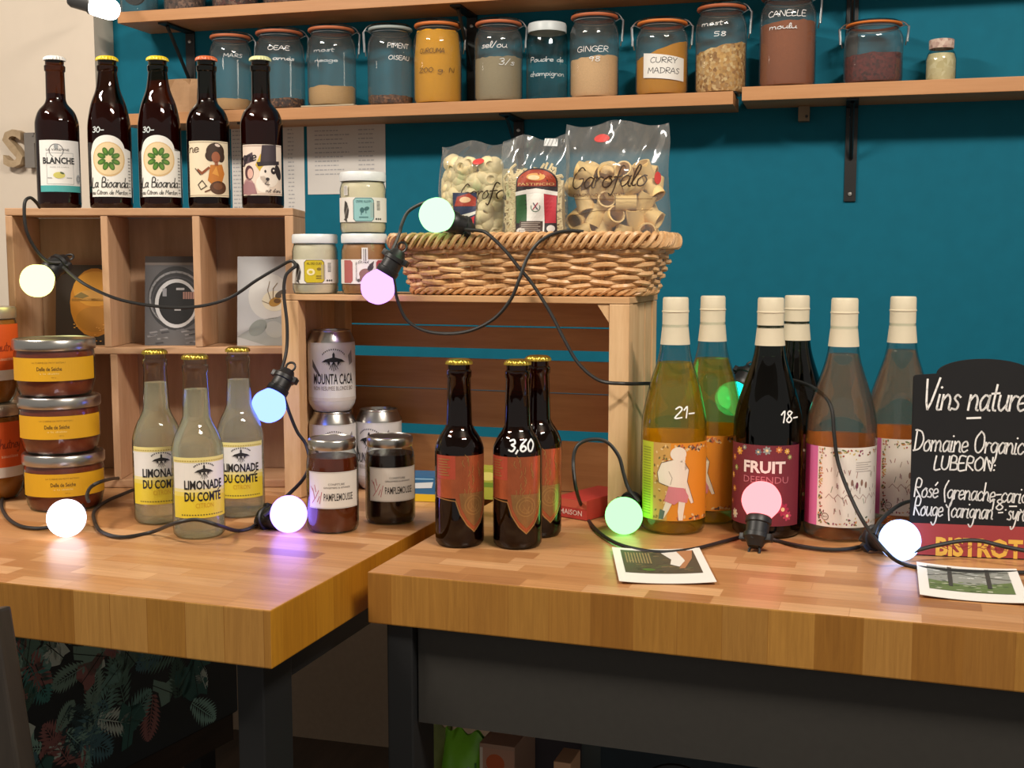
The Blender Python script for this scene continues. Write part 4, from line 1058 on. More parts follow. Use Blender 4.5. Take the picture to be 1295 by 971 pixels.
dup(j0, op + Vector((-.004, 0, .0006 + oh)), az + .12, 'orange labelled jar at the left edge, level with the topmost yellow jar')
dup(j0, op + Vector((-.038, .004, .0006 + 2 * oh)), az - .2, 'orange labelled jar almost out of the frame, topmost at the left edge')

# ================================================================== crate on its side
raw = wood('#dcb88c', '#bb8f60', (1, 1, .12), .7, 18, .3)
raw_h = wood('#dab487', '#b98c5e', (.12, 1, 1), .7, 18, .3)
slat_m = wood('#c4905c', '#9c683a', (.10, 1, 1), .6, 12, .2, knots=True)
cp = onz(360.5, 629); CR = Matrix.Translation((cp.x, cp.y, TZ)) @ Matrix.Rotation(TA, 4, 'Z')
CWID, CDEP, CHT = (onz(797, 656) - cp).length, .172, zat(cp, 372.4) - TZ
crate = thing('wooden_crate', 'raw wooden crate lying on its side with a slatted back, carrying the wicker basket', 'crate', (cp.x, cp.y, TZ + .0006), TA)
pw = .0255
for x in (0, CWID - pw):
    for y in (0, CDEP - .03):
        bm = bm_new(); box(bm, x, y, .0, x + pw, y + .022, CHT - .0085, bev=.0012)
        for v in bm.verts: v.co.x += random.uniform(-.0004, .0004)
        obj('corner_post', bm, raw, crate, smooth=False)
bm = bm_new(); box(bm, 0, .0, CHT - .008, CWID, CDEP - .001, CHT, bev=.001); obj('top_board', bm, raw_h, crate, smooth=False)
for x0, x1 in ((.002, .0085), (CWID - .0085, CWID - .002)):
    ys = ((.0225, .0985), (.1035, CDEP - .0305))
    for a, b in ys:
        bm = bm_new(); box(bm, x0, a, .002, x1, b, CHT - .0088, bev=.0008); obj('side_slat', bm, raw, crate, smooth=False)
zb = lambda py: zat(CR @ Vector((.2, CDEP, 0)), py) - TZ
for a, b in ((625, 551), (538, 493), (492, 453), (440, 413), (411, 374)):
    z0, z1 = max(.0, zb(a)), min(zb(b), CHT - .0088)
    bm = bm_new(); box(bm, .001, CDEP - .0075, z0, CWID - .001, CDEP - .001, z1, bev=.0008); obj('back_slat', bm, slat_m, crate, smooth=False)
bm = bm_new()                                                    # corner brace, upper right
vs = [(CWID - pw - .0005, .002, CHT - .0088), (CWID - pw - .016, .002, CHT - .0088), (CWID - pw - .0005, .002, CHT - .032)]
a = [bm.verts.new(v) for v in vs]; b = [bm.verts.new((v[0], .010, v[2])) for v in vs]
bm.faces.new(a); bm.faces.new(b[::-1])
for i in range(3): bm.faces.new((a[i], b[i], b[(i + 1) % 3], a[(i + 1) % 3]))
obj('corner_brace', bm, raw, crate, smooth=False)
def cpt(x, y, z): return CR @ Vector((x, y, z))
def on_crate(px, y, z):
    best = None
    for i in range(-20, 601):
        q = cpt(CWID * i / 500, y, z); v = q - CAM; c = 647.5 + F_PX * v.dot(RIGHT) / v.dot(FWD)
        if best is None or abs(c - px) < best[0]: best = (abs(c - px), q)
    return best[1]
CT = CHT + .0008

# three squat white lidded jars on the crate
sr, sh_ = .0312, .0815
def spread_jar(label, loc, rz, fill, art):
    t = thing('spread_jar', label, 'jar', loc, rz, 'white lidded jars on the crate')
    p = [(0, .003), (sr * .8, .001), (sr * .93, 0), (sr, .006), (sr, .058), (sr * .97, .062), (sr * .92, .0665), (sr * .92, .071)]
    obj('jar_glass', lathe(bm_new(), p, 40), CLEAR, t)
    obj('contents', lathe(bm_new(), [(max(0, a - .0014), b + .0014) for a, b in p[:-1]] + [(0, .065)], 36), paint(fill, .5, var=.1, vscale=80), t)
    obj('lid', lathe(bm_new(), [(sr * .92, .0690), (sr * .985, .0690), (sr * 1.0, .0710), (sr * 1.0, .0785), (sr * .96, .0813), (0, .0815)], 44), paint('#dfe3e4', .35, var=.02), t)
    A = Art(); art(A); A.build('label_band', t, {}, cyl(sr), .003)
    return t
def seal(A, u): 
    A.rect(u - .0035, .050, u + .0035, .0625, '#e6e3dc', 1); A.rect(u - .0022, .051, u - .0012, .062, '#8d8a86', 2); A.rect(u + .0005, .051, u + .0018, .062, '#8d8a86', 2)
def wrapper(A, c, dark, cx, name, bar):
    A.rect(-.048, .0145, .048, .0470, '#e4e1d9', 0)
    w = .0135; k = .003
    o = [(cx - w + k, .0155), (cx + w - k, .0155), (cx + w, .0185), (cx + w, .0430), (cx + w - k, .0460), (cx - w + k, .0460), (cx - w, .0430), (cx - w, .0185)]
    A.poly(o, c, 1); A.line(o, .0007, dark, 2, True); A.text(name, cx, .0415, .020, .0032, dark, 3)
    for i in range(10):
        A.rect(bar, .030 + i * .0013, bar + .0055, .0306 + i * .0013, '#3c3a38', 1)
    for i in range(3): A.ell(bar - .001 + i * .0035, .0185, .0014, .0014, '#4a4846', 2, 9)
    for i in range(4): A.rect(bar - .0045 - i * .0016, .020, bar - .0039 - i * .0016, .040, '#a8a49e', 1)
def a_teal(A):
    wrapper(A, '#8fc0c0', '#2f5f66', .000, 'CREME ALLIUM', .0185)
    A.ell(-.002, .030, .0028, .0035, '#3d6a6c', 3); A.ell(.004, .032, .0035, .0025, '#3d6a6c', 3, rot=.4); A.line([(.003, .030), (.003, .026)], .001, '#3d6a6c', 3); A.line([(-.003, .027), (-.003, .024)], .001, '#3d6a6c', 3); A.rect(-.006, .020, .006, .0215, '#4d7a7c', 3)
    fish(A, -.0245, .030); seal(A, -.026)
def fish(A, u, v):
    A.poly([(u - .003, v - .013), (u + .002, v - .010), (u + .004, v), (u + .001, v + .010), (u - .003, v + .013), (u - .005, v)], '#3c3834', 2); A.line([(u - .003, v - .008), (u + .002, v + .004)], .0012, '#8d8880', 3); A.poly([(u - .006, v - .012), (u + .001, v - .016), (u, v - .009)], '#4a4642', 2)
def a_yellow(A):
    wrapper(A, '#c9b41c', '#5a4a10', -.0015, 'AIL DES OURS', .0175)
    A.ell(-.006, .030, .0055, .0045, '#ece2b0', 3); A.ell(-.006, .030, .0025, .002, '#c9b41c', 4); A.ell(.005, .034, .003, .002, '#7d6a18', 3); A.rect(.001, .024, .008, .0252, '#6d5a14', 3); A.rect(.001, .021, .008, .0222, '#6d5a14', 3)
    fish(A, -.0245, .030)
def a_red(A):
    A.rect(-.048, .0145, .048, .0470, '#e4e1d9', 0)
    A.poly([(-.032, .0155), (-.0195, .0155), (-.0165, .0185), (-.0165, .043), (-.0195, .046), (-.032, .046)], '#b0605c', 1); A.poly([(.016, .0185), (.019, .0155), (.040, .0155), (.040, .046), (.019, .046), (.016, .043)], '#b04a50', 1)
    A.text('COCHON DE LAIT', -.011, .031, .002, .026, '#3c3836', 2); A.text('EXTRA', -.001, .0435, .014, .004, '#4a4644', 2, shear=.5)
    A.ell(.000, .029, .0075, .0055, '#8d6a60', 2, rot=.4); A.poly([(-.006, .026), (-.007, .018), (-.004, .018), (-.002, .025)], '#8d6a60', 2); A.poly([(.002, .027), (.004, .020), (.007, .021), (.006, .029)], '#3c3436', 2); A.ell(.008, .036, .005, .0035, '#3c3436', 3, rot=.9); A.poly([(.006, .040), (.013, .045), (.011, .036)], '#54484a', 3)
    A.ell(-.008, .019, .0022, .0022, '#5a5654', 2, 10); A.ell(-.002, .0185, .0014, .0018, '#5a5654', 2, 8)
    A.rect(-.0035, .044, .0045, .0625, '#e6e3dc', 3); A.rect(-.0015, .045, .0025, .061, '#8d8a86', 4); A.rect(-.0005, .045, .0005, .061, '#e6e3dc', 5)
q = on_crate(399.5, .032, CT); spread_jar('white lidded jar with a yellow label, at the left end of the crate top', q, face(q) + .0, '#d8cbb2', a_yellow)
q1 = on_crate(461.5, .032, CT); spread_jar('white lidded jar with red label patches, below the turquoise labelled jar', q1, face(q1), '#a8764a', a_red)
q = on_crate(460, .032, CT + sh_ + .0006); spread_jar('white lidded jar with a turquoise label, stacked on another jar', q, face(q) + .02, '#e2d3b6', a_teal)

# ------------------------------------------------------------------ jam jars and cans in the crate
def jam(label, loc, rz, fill, r, h):
    t = thing('jam_jar', label, 'jar', loc, rz, 'grapefruit jam jars before the crate')
    p = [(0, .004), (r * .75, .0015), (r * .92, 0), (r * .99, .005), (r, .011), (r, h * .70), (r * .985, h * .76), (r * .93, h * .83), (r * .87, h * .865), (r * .86, h * .93)]
    obj('jar_glass', lathe(bm_new(), p, 40), CLEAR, t)
    obj('contents', lathe(bm_new(), [(max(0, a - .0015), b + .0015) for a, b in p if b < h * .80] + [(r * .93, h * .80), (0, h * .80)], 36), paint(fill, .22, var=.3, vscale=70), t)
    obj('lid', lathe(bm_new(), [(r * .86, h * .885), (r * .90, h * .885), (r * .92, h * .90), (r * .92, h * .975), (r * .88, h * .995), (r * .84, h), (r * .82, h * .992), (0, h * .992)], 44), STEEL, t)
    A = Art(); b, T_ = h * .275, h * .665; A.rect(-.034, b, .036, T_, '#dcd8d0', 0); A.frame(-.033, b + .001, .035, T_ - .001, .0005, '#b5aca4', 1)
    A.text('CONFITURE', .004, b + .0295, .020, .0026, '#4a4442', 1); A.text('GINGEMBRE & AMANDE', .005, b + .0255, .033, .0022, '#4a4442', 1); A.text('PAMPLEMOUSSE', .007, b + .0140, .037, .0090, '#2e2a28', 1, .012)
    for x0, y0, x1, y1 in ((-.028, .006, -.022, .014), (-.022, .014, -.018, .022), (-.024, .012, -.027, .024), (-.020, .008, -.017, .015), (-.017, .006, -.014, .020), (-.026, .020, -.030, .026), (-.022, .020, -.024, .028)): A.line([(x0, b + y0), (x1, b + y1)], .0009, '#b5686c', 1)
    A.build('front_label', t, {}, cyl(r), .003); return t
q, a = at_t(421.5, 669); jam('amber jam jar with a white label, in front of the stacked cans', q, a + .02, '#5c2410', .0315, .1135)
q, a = at_t(494, 658); jam('almost black jam jar with a white label, right of the amber jam jar', q, a + .16, '#1c0d0a', .0315, .1085)
cr_, ch_ = .0330, .1150
can_m = paint('#dad8d6', .35, .15, var=.03)
def can(label, loc, rz):
    t = thing('drink_can', label, 'can', loc, rz, 'white beer cans in the crate')
    obj('can_body', lathe(bm_new(), [(0, .006), (cr_ * .66, .004), (cr_ * .74, 0), (cr_ * .82, .002), (cr_ * .97, .010), (cr_, .015), (cr_, ch_ - .017)], 44), can_m, t)
    obj('shoulder', lathe(bm_new(), [(cr_, ch_ - .017), (cr_ * .985, ch_ - .014), (cr_ * .84, ch_ - .004), (cr_ * .82, ch_ - .002)], 44), STEEL, t)
    obj('can_lid', lathe(bm_new(), [(cr_ * .82, ch_ - .0025), (cr_ * .835, ch_ - .001), (cr_ * .82, ch_), (cr_ * .78, ch_ - .0005), (cr_ * .76, ch_ - .005), (0, ch_ - .005)], 44), STEEL, t)
    bm = bm_new(); tube(bm, [(.009 * math.cos(q), -.006 + .011 * math.sin(q), ch_ - .0036) for q in [2 * PI * i / 16 for i in range(16)]], .0012, 6, True); obj('ring_pull', bm, STEEL, t)
    A = Art(); A.rect(-.050, .016, .050, .0955, '#dedcd9', 0)
    for i in range(13):
        q = PI * (.82 - .64 * i / 12); A.rect(.002 + .018 * math.cos(q) - .0007, .074 + .015 * math.sin(q) - .001, .002 + .018 * math.cos(q) + .0007, .074 + .015 * math.sin(q) + .001, '#4b4b4b', 2)
    mount(A, .002, .072, .0185, '#1d1d1f')
    A.text('MOUNTA CACA', .002, .0475, .060, .0150, '#242426', 3, .012); A.text('NON RESUMEE BLONDE BIO', .002, .0345, .060, .0058, '#8a8078', 3)
    A.poly([(-.031, .075), (-.020, .058), (-.016, .050), (-.020, .052), (-.031, .064)], '#5d5a5a', 1); A.poly([(.024, .080), (.031, .088), (.033, .070), (.026, .066)], '#8d8a8a', 1); A.rect(-.050, .016, .050, .021, '#cfc7c0', 1)
    A.build('can_print', t, {}, cyl(cr_), .003); return t
q, a = at_t(422, 620); c0 = can('lower white can of the stack, its shoulder showing above the amber jam jar', q, a)
dup(c0, q + Vector((.0, 0, ch_ + .0006)), a + .02, 'upper white can of the stack with a black winged emblem facing front')
q, a = at_t(480, 616); dup(c0, q, a - .5, 'single white can behind the almost black jam jar')

# packets and boxes lying in the crate
def carton(name, label, cat, loc, rz, sx, sy, sz, m, extra=None, rot=None):
    t = thing(name, label, cat, loc, rz, rot=rot); bm = bm_new(); box(bm, -sx / 2, 0, 0, sx / 2, sy, sz, bev=.0012); obj('carton', bm, m, t, smooth=False)
    if extra: A = Art(); extra(A, sx, sz); A.build('printing', t, {}, FLAT, 0)
    return t
def blue_print(A, w, h):
    A.rect(-w / 2, .0, w / 2, h * .30, '#d8b321', 0); A.rect(-w / 2, h * .3, w / 2, h, '#2d6590', 0); A.poly([(.0, h * .52), (.028, h * .56), (.030, h * .80), (.004, h * .74)], '#d3dde2', 1); A.line([(-.03, h * .9), (.03, h * .92)], .002, '#7fb0d0', 1)
q, a = at_t(521, 634); carton('sweet_box', 'blue and yellow box in the crate, right of the almost black jam jar', 'box', q, .10, .085, .05, .034, paint('#2d6590', .35), blue_print)
def green_print(A, w, h): A.rect(-w / 2, 0, w / 2, h, '#a5a83a', 0); A.rect(-w / 2, h * .4, w / 2, h * .55, '#6d8a2a', 1); A.ell(.0, h * .75, .012, .006, '#d8d070', 1)
q, a = at_t(617, 632); carton('tea_packet', 'yellow green packet standing between the dark beers inside the crate', 'packet', q, .05, .075, .03, .043, paint('#a5a83a', .4), green_print)
def red_print(A, w, h): A.rect(-w / 2, h * .55, w / 2, h * .95, '#b8503a', 0); A.text('MAISON', .0, h * .32, w * .7, h * .26, '#d9b8b0', 1, .01)
q, a = at_t(722, 656); carton('biscuit_box', 'flat red box lying in the crate, right of the dark beers', 'box', q, -.42, .050, .095, .026, paint('#a8332c', .4), red_print)

# ================================================================== wicker basket
bc = on_crate(675, .088, CT); BZ = bc.z
bsk = thing('wicker_basket', 'long woven wicker basket on the crate holding bags of pasta', 'basket', (bc.x, bc.y, BZ), TA)
wick = wood('#d6ab78', '#ad7c4c', (1, 1, 1), .45, 60, .1)
wick2 = wood('#e0b98a', '#bd8c58', (1, 1, 1), .42, 60, .1)
BHH, HX0, HX1, HY0, HY1 = .077, .158, .178, .062, .074
def rrect(hx, hy, rad, s):
    """point and outward normal at fraction s of a rounded rectangle"""
    segs = [2 * (hx - rad), PI / 2 * rad, 2 * (hy - rad), PI / 2 * rad] * 2; tot = sum(segs); d = (s % 1) * tot
    cs = [(-hx + rad, -hy, 1, 0), None, (hx, -hy + rad, 0, 1), None, (hx - rad, hy, -1, 0), None, (-hx, hy - rad, 0, -1), None]
    cen = {1: (hx - rad, -hy + rad, -PI / 2), 3: (hx - rad, hy - rad, 0), 5: (-hx + rad, hy - rad, PI / 2), 7: (-hx + rad, -hy + rad, PI)}
    for i, L_ in enumerate(segs):
        if d <= L_ or i == 7:
            if i % 2 == 0:
                x, y, dx, dy = cs[i]; return (x + dx * d, y + dy * d), (dy, -dx), tot
            cx, cy, a0 = cen[i]; q = a0 + d / rad; return (cx + rad * math.cos(q), cy + rad * math.sin(q)), (math.cos(q), math.sin(q)), tot
        d -= L_
NST = 30
bm = bm_new()
for k in range(NST):
    pts = []
    for i in range(5):
        v = i / 4; p, n, _ = rrect(HX0 + (HX1 - HX0) * v, HY0 + (HY1 - HY0) * v, .03, (k + .5) / NST); pts.append((p[0], p[1], .002 + v * (BHH - .008)))
    tube(bm, pts, .0022, 6)
obj('stakes', bm, wick, bsk)
bm = bm_new(); rows = 11
for j in range(rows):
    v = (j + .6) / (rows + .2); pts = []; N = NST * 8; ph = j % 2
    for i in range(N):
        s = i / N; p, n, _ = rrect(HX0 + (HX1 - HX0) * v, HY0 + (HY1 - HY0) * v, .03, s)
        o = .0036 * math.sin(PI * NST * s + PI * ph) + .0006 * math.sin(37 * s * 6 + j)
        pts.append((p[0] + n[0] * o, p[1] + n[1] * o, .004 + v * (BHH - .016) + .0011 * math.sin(2 * PI * NST / 2 * s + j) + .0008 * math.sin(19 * s + 2.1 * j)))
    tube(bm, pts, .0035, 6, True)
obj('weave', bm, wick2, bsk)
bm = bm_new(); N = 420
for k in range(4):                                               # plaited border
    pts = []
    for i in range(N):
        s = i / N; p, n, tot = rrect(HX1 + .003, HY1 + .003, .032, s); q = 2 * PI * 22 * s + k * PI / 2
        o, z = .0075 * math.cos(q), .0068 * math.sin(q) + .0022 * math.sin(2 * q)
        pts.append((p[0] + n[0] * o, p[1] + n[1] * o, BHH - .006 + z))
    tube(bm, pts, .0036, 6, True)
obj('plaited_rim', bm, wick2, bsk)
bm = bm_new()
for k in range(3):
    pts = []
    for i in range(300):
        s = i / 300; p, n, tot = rrect(HX0 + .001, HY0 + .001, .03, s); q = 2 * PI * 24 * s + k * 2 * PI / 3
        pts.append((p[0] + n[0] * .0035 * math.cos(q), p[1] + n[1] * .0035 * math.cos(q), .0060 + .0034 * math.sin(q)))
    tube(bm, pts, .0026, 6, True)
obj('foot_border', bm, wick, bsk)
bm = bm_new(); box(bm, -HX0 + .004, -HY0 + .004, .006, HX0 - .004, HY0 - .004, .009, bev=.001); obj('basket_floor', bm, wick, bsk, smooth=False)

# ------------------------------------------------------------------ bags of pasta standing in the basket
film = glass_thin('#f4f6f5', '#ccd1d0', .10, .8, .07)
pasta = paint('#e6c384', .55, var=.08, vscale=60); pasta2 = paint('#e8d3a4', .55, var=.08, vscale=60)
def BAGF(w, h, d, seed, neck=.78):
    """half depth and outline of a filled film bag"""
    R = random.Random(seed); ph = [R.uniform(0, 6) for _ in range(6)]
    def hw(v): t = v / h; return w / 2 * (.82 + .18 * min(1, max(0, v) / .075)) * (1 - .03 * math.sin(9 * t + ph[0]) - (.06 * max(0, (t - neck) / (1 - neck)) if t > neck else 0))
    def dp(u, v):
        t = v / h; e = max(0, 1 - (abs(u) / hw(v)) ** 2.6) ** .5
        f = min(1, (t + .03) / .10) ** .5 * (1 if t < neck - .15 else max(.04, 1 - (t - neck + .15) / (1 - neck + .15)) ** .8)
        wr = .0022 * math.sin(95 * u + 40 * v + ph[1]) * math.sin(70 * v - 30 * u + ph[2]) + .0016 * math.sin(210 * u - 90 * v + ph[3])
        return d / 2 * e * f + wr * e * (1 + 1.5 * max(0, t - .5))
    return hw, dp
def pasta_bag(label, loc, rz, w, h, d, seed, lean=0.0, neck=.88):
    t = thing('pasta_bag', label, 'pasta bag', loc, rz, 'pasta bags in the wicker basket', rot=Euler((-lean, 0, rz)))
    hw, dp = BAGF(w, h, d, seed, neck); bm = bm_new(); nu, nv = 36, 40; R = random.Random(seed + 9)
    for s in (-1, 1):
        g = [[bm.verts.new(((2 * i / nu - 1) * hw(h * j / nv), s * (dp((2 * i / nu - 1) * hw(h * j / nv), h * j / nv) + .0003), h * j / nv + (.004 * math.sin(3.1 * i / nu * 3 + seed) if j == nv else 0))) for i in range(nu + 1)] for j in range(nv + 1)]
        for j in range(nv):
            for i in range(nu): bm.faces.new((g[j][i], g[j][i + 1], g[j + 1][i + 1], g[j + 1][i]))
    bmesh.ops.remove_doubles(bm, verts=bm.verts, dist=.0004)
    obj('film', bm, film, t)
    return t, (lambda u, v, o: (u, -dp(u, v) - .0008 - o, v)), hw, dp
FZ = BZ + .0098
def in_basket(px, y): q = on_crate(px, y, CHT); return Vector((q.x, q.y, FZ))
q = in_basket(779, .097); hb3 = zat(q, 156) - FZ; w3_ = 133 / ppm(q)
bag3, wrap3, hw3, dp3 = pasta_bag('large clear bag of short fat pasta tubes, at the right end of the basket', q, TA + .10, w3_, hb3, .070, 3)
A = Art(); br = '#5a4028'
A.hand('Garofalo', -.058, hb3 * .60, .027, '#33200f', 1, .100, .0017, .03, .3); A.line([(-.052, hb3 * .44), (-.02, hb3 * .465), (.05, hb3 * .47)], .0006, br, 1)
A.build('brand_script', bag3, {}, wrap3, .004, None, .005); A = Art()
for e in ((-.018, hb3 * .905, .0105, .0055), (.056, hb3 * .66, .004, .008), (-.046, hb3 * .30, .003, .006)):
    A.ell(*e, '#c8403c', 1); A.build('red_spot', bag3, {}, wrap3, .004, None, .005); A = Art()
A.text('GRAGNANO', -.036, hb3 * .56, .034, .004, br, 1); A.text('PASTA', .002, hb3 * .56, .016, .004, br, 1); A.line([(-.052, hb3 * .535), (.05, hb3 * .535)], .0006, br, 1)
A.build('printing', bag3, {}, wrap3, .004, None, .005)
# the pasta tubes in the large bag: each one an object
bm = bm_new(); ro, ri, hl = .0118, .0098, .0135
lathe(bm, [(ro, -hl), (ro, hl), (ri, hl), (ri, -hl), (ro, -hl)], 22, mod=lambda a, z: 1 + .012 * math.cos(a * 22))
bmesh.ops.remove_doubles(bm, verts=bm.verts, dist=1e-6)
bmesh.ops.transform(bm, matrix=Matrix.Rotation(.0, 4, 'X'), verts=bm.verts)
tube0 = obj('pasta_tube', bm, pasta, None); tag(tube0, 'short ridged pasta tube inside the large bag at the right end of the basket', 'pasta', 'pasta tubes in the large bag')
bag_m = Matrix.Translation(q) @ Matrix.Rotation(TA + .10, 4, 'Z'); first = True; R = random.Random(5)
lay = []
nrow = 8
for j in range(nrow):
    v = .014 + j * .0192
    if v > hb3 * .80: break
    k = 5 if j % 2 == 0 else 4
    for i in range(k):
        u = (i - (k - 1) / 2) * .0245 + R.uniform(-.003, .003)
        if abs(u) > hw3(v) - .013: continue
        top = hb3 * (.74 + .04 * math.sin(u * 60)) 
        if v > top or (v < .05 and abs(u) > .03): continue
        for dl in (-1, 0):
            dd = dp3(u, v)
            y = (-(dd - .0165) if dl == -1 else .010) + R.uniform(-.001, .001)
            if dl == -1 and dd < .018: y = -.002
            if dl == 0 and dd < .018: continue
            lay.append((u, y, v + R.uniform(-.003, .003), dl))
spot = min(lay, key=lambda e: abs(e[0] + .006) + abs(e[2] - hb3 * .27) + (1 if e[3] == 0 else 0))
for e in lay:
    o = tube0 if first else tube0.copy()
    if not first: COL.objects.link(o)
    first = False
    if e is spot: rot = Euler((PI / 2 + .15, 0, .25))
    else: rot = R.choice([Euler((R.uniform(-.4, .4), PI / 2 + R.uniform(-.5, .5), R.uniform(-.4, .4))), Euler((R.uniform(-.5, .5), R.uniform(-.6, .6), 0)), Euler((PI / 2 + R.uniform(-.5, .5), R.uniform(-.3, .3), R.uniform(-.7, .7)))])
    o.matrix_world = bag_m @ Matrix.Translation(e[:3]) @ rot.to_matrix().to_4x4()
# middle bag: thin twisted pasta
def heap(t, hw, dp, fill, n, ln, r, m, seed, curl=.0025, name='pasta_filling'):
    bm = bm_new(); R = random.Random(seed)
    for i in range(n):
        v = R.uniform(.012, fill); u = R.uniform(-1, 1) * (hw(v) - .010); q = R.uniform(0, PI); d = dp(u, v)
        y = -max(.001, d - .0045) * (1 if R.random() < .75 else -1)
        pts = []
        for k in range(7):
            s = (k / 6 - .5) * ln; uu = u + s * math.cos(q) + curl * math.sin(k * 1.9 + i); vv = max(.004, v + s * math.sin(q) + curl * math.cos(k * 1.7 + i))
            lim = hw(vv) - .006; uu = max(-lim, min(lim, uu)); yy = max(.0008, dp(uu, vv) - r * 1.6) * (-1 if y < 0 else 1); pts.append((uu, yy, vv))
        tube(bm, pts, r, 5)
    o = obj(name, bm, m, t); o['kind'] = 'stuff'
def core(t, hw, dp, fill, m):
    bm = bm_new(); nu, nv = 14, 12
    for s in (-1, 1):
        g = [[bm.verts.new(((2 * i / nu - 1) * (hw(fill * j / nv) - .006), s * max(0, dp((2 * i / nu - 1) * (hw(fill * j / nv) - .006), fill * j / nv + .003) - .006) * (1 if 0 < j < nv else .2), fill * j / nv + .003)) for i in range(nu + 1)] for j in range(nv + 1)]
        for j in range(nv):
            for i in range(nu): bm.faces.new((g[j][i], g[j][i + 1], g[j + 1][i + 1], g[j + 1][i]))
    return obj('pasta_core', bm, m, t)
q2 = in_basket(676.5, .060); hb2 = zat(q2, 174) - FZ
bag2, wrap2, hw2, dp2 = pasta_bag('narrow clear bag of thin twisted pasta with a tricolour label, mid basket', q2, TA + .06, 86 / ppm(q2), hb2, .050, 11)
core(bag2, hw2, dp2, hb2 * .70, pasta2)
heap(bag2, hw2, dp2, hb2 * .76, 420, .024, .0018, pasta2, 2)
def banner(A, x0, x1, y0, y1, full=True):
    """arched dark red label with landscape, title bars and an upright tricolour"""
    w = x1 - x0; mx = (x0 + x1) / 2; hh = y1 - y0; yb = y0 + hh * .80
    A.poly([(x0, y0), (x1, y0), (x1, yb)] + [(mx + w / 2 * math.cos(a), yb + hh * .20 * math.sin(a)) for a in [PI * i / 14 for i in range(1, 14)]] + [(x0, yb)], '#2a2024', 1)
    A.poly([(x0 + .002, yb - .004), (x1 - .002, yb - .004)] + [(mx + (w / 2 - .002) * math.cos(a), yb + (hh * .20 - .002) * math.sin(a)) for a in [PI * i / 14 for i in range(0, 15)]], '#a03c22', 2)
    A.ell(mx, yb + hh * .07, w * .22, hh * .055, '#d9a05a', 3); A.ell(mx - w * .05, yb + hh * .06, w * .13, hh * .035, '#f0d8a8', 4)
    A.rect(x0 + .002, yb - .006, x1 - .002, yb - .001, '#8a2f22', 4); A.text('PASTIFICIO', mx, yb - .0032, w * .86, .0034, '#d8b070', 5)
    A.poly([(x0, yb - .018), (mx, yb - .014), (x1, yb - .018), (x1, yb - .013), (mx, yb - .0085), (x0, yb - .013)], '#dcd8d2', 4)
    f0, f1 = y0 + hh * .20, yb - .012
    A.rect(x0 + .001, f0, x0 + w * .28, f1 - .003, '#2f5a34', 2); A.rect(x0 + w * .28, y0, x0 + w * .70, f1 + .002, '#e4e2dc', 3); A.rect(x0 + w * .70, f0, x1 - .001, f1 - .003, '#b02836', 2)
    A.ring(mx, (f0 + f1) / 2, w * .11, .0010, '#4d6a54', 4, PI * .9, PI * 2.1, 12)
    A.line([(mx - w * .06, (f0 + f1) / 2 - .003), (mx + w * .06, (f0 + f1) / 2 + .005)], .0013, '#a8324a', 5); A.line([(mx + w * .05, (f0 + f1) / 2 - .003), (mx - w * .05, (f0 + f1) / 2 + .005)], .0013, '#3c3450', 5)
    A.rect(x0 + w * .10, y0, x0 + w * .66, f0 + hh * .03, '#4a3a34', 4)
    for i in range(6): A.rect(x0 + w * .14, f0 - i * .0024, x0 + w * (.60 - .05 * (i % 2)), f0 + .0011 - i * .0024, '#a59a90', 5)
    A.ell(x0 + w * .14, y0 + hh * .085, w * .12, hh * .05, '#d8d2cc', 4); A.ell(x1 - w * .14, y0 + hh * .12, w * .10, hh * .05, '#d8d2cc', 4)
A = Art(); vb = lambda py: zat(q2, py) - FZ
banner(A, -.020, .034, vb(300), vb(214)); A.build('front_label', bag2, {}, wrap2, .004, None, .005)
A = Art(); A.rect(.014, hb2 - .012, .030, hb2 - .002, '#cfd2d2', 0)
for i in range(4): A.line([(.014 + i * .004, hb2 - .012), (.017 + i * .004, hb2 - .002)], .0008, '#8a8e8e', 1)
A.build('seam_print', bag2, {}, wrap2, .004, None, .005)
q1_ = in_basket(606, .100); hb1 = zat(q1_, 181) - FZ
bag1, wrap1, hw1, dp1 = pasta_bag('clear bag of large pale pasta shells behind the greenish white bulb', q1_, TA - .05, 104 / ppm(q1_), hb1, .066, 23, 0, 1.0)
core(bag1, hw1, dp1, hb1 * .80, pasta2)
bm = bm_new(); R = random.Random(8)
for i in range(80):                                              # big curled shells
    v = R.uniform(.02, hb1 * .86); u = R.uniform(-1, 1) * (hw1(v) - .018); d = max(.0, dp1(u, v) - .0150); m = Matrix.Translation((u, -d, v)) @ Euler((R.uniform(0, 3), R.uniform(0, 3), R.uniform(0, 3))).to_matrix().to_4x4()
    n0 = len(bm.verts); lathe(bm, smooth_prof([(0, -.013), (.0075, -.009), (.0105, .001), (.0085, .009), (.0045, .013), (.003, .008), (0, .004)], 3), 16, mod=lambda a, z: 1.25 + .04 * math.cos(a * 10)); bm.verts.ensure_lookup_table()
    bmesh.ops.transform(bm, matrix=m, verts=bm.verts[n0:])
o = obj('pasta_filling', bm, pasta2, bag1); o['kind'] = 'stuff'
A = Art(); A.hand('Garofalo', -.016, hb1 * .60, .021, '#33200f', 1, .078, .0015, .03, .3); A.ell(.012, hb1 * .86, .0085, .0045, '#c8403c', 1); A.ell(-.046, hb1 * .50, .0045, .007, '#c8403c', 1)
A.build('printing', bag1, {}, wrap1, .004, None, .005); A = Art()
vb = lambda py: zat(q1_, py) - FZ
A.rect(-.024, vb(300), .010, vb(245), '#2c3150', 1); A.poly([(-.022, vb(262)), (-.018, vb(250)), (.0, vb(246)), (.009, vb(252)), (.009, vb(262))], '#9a3424', 2); A.ell(-.006, vb(254), .008, .004, '#d9b08a', 3)
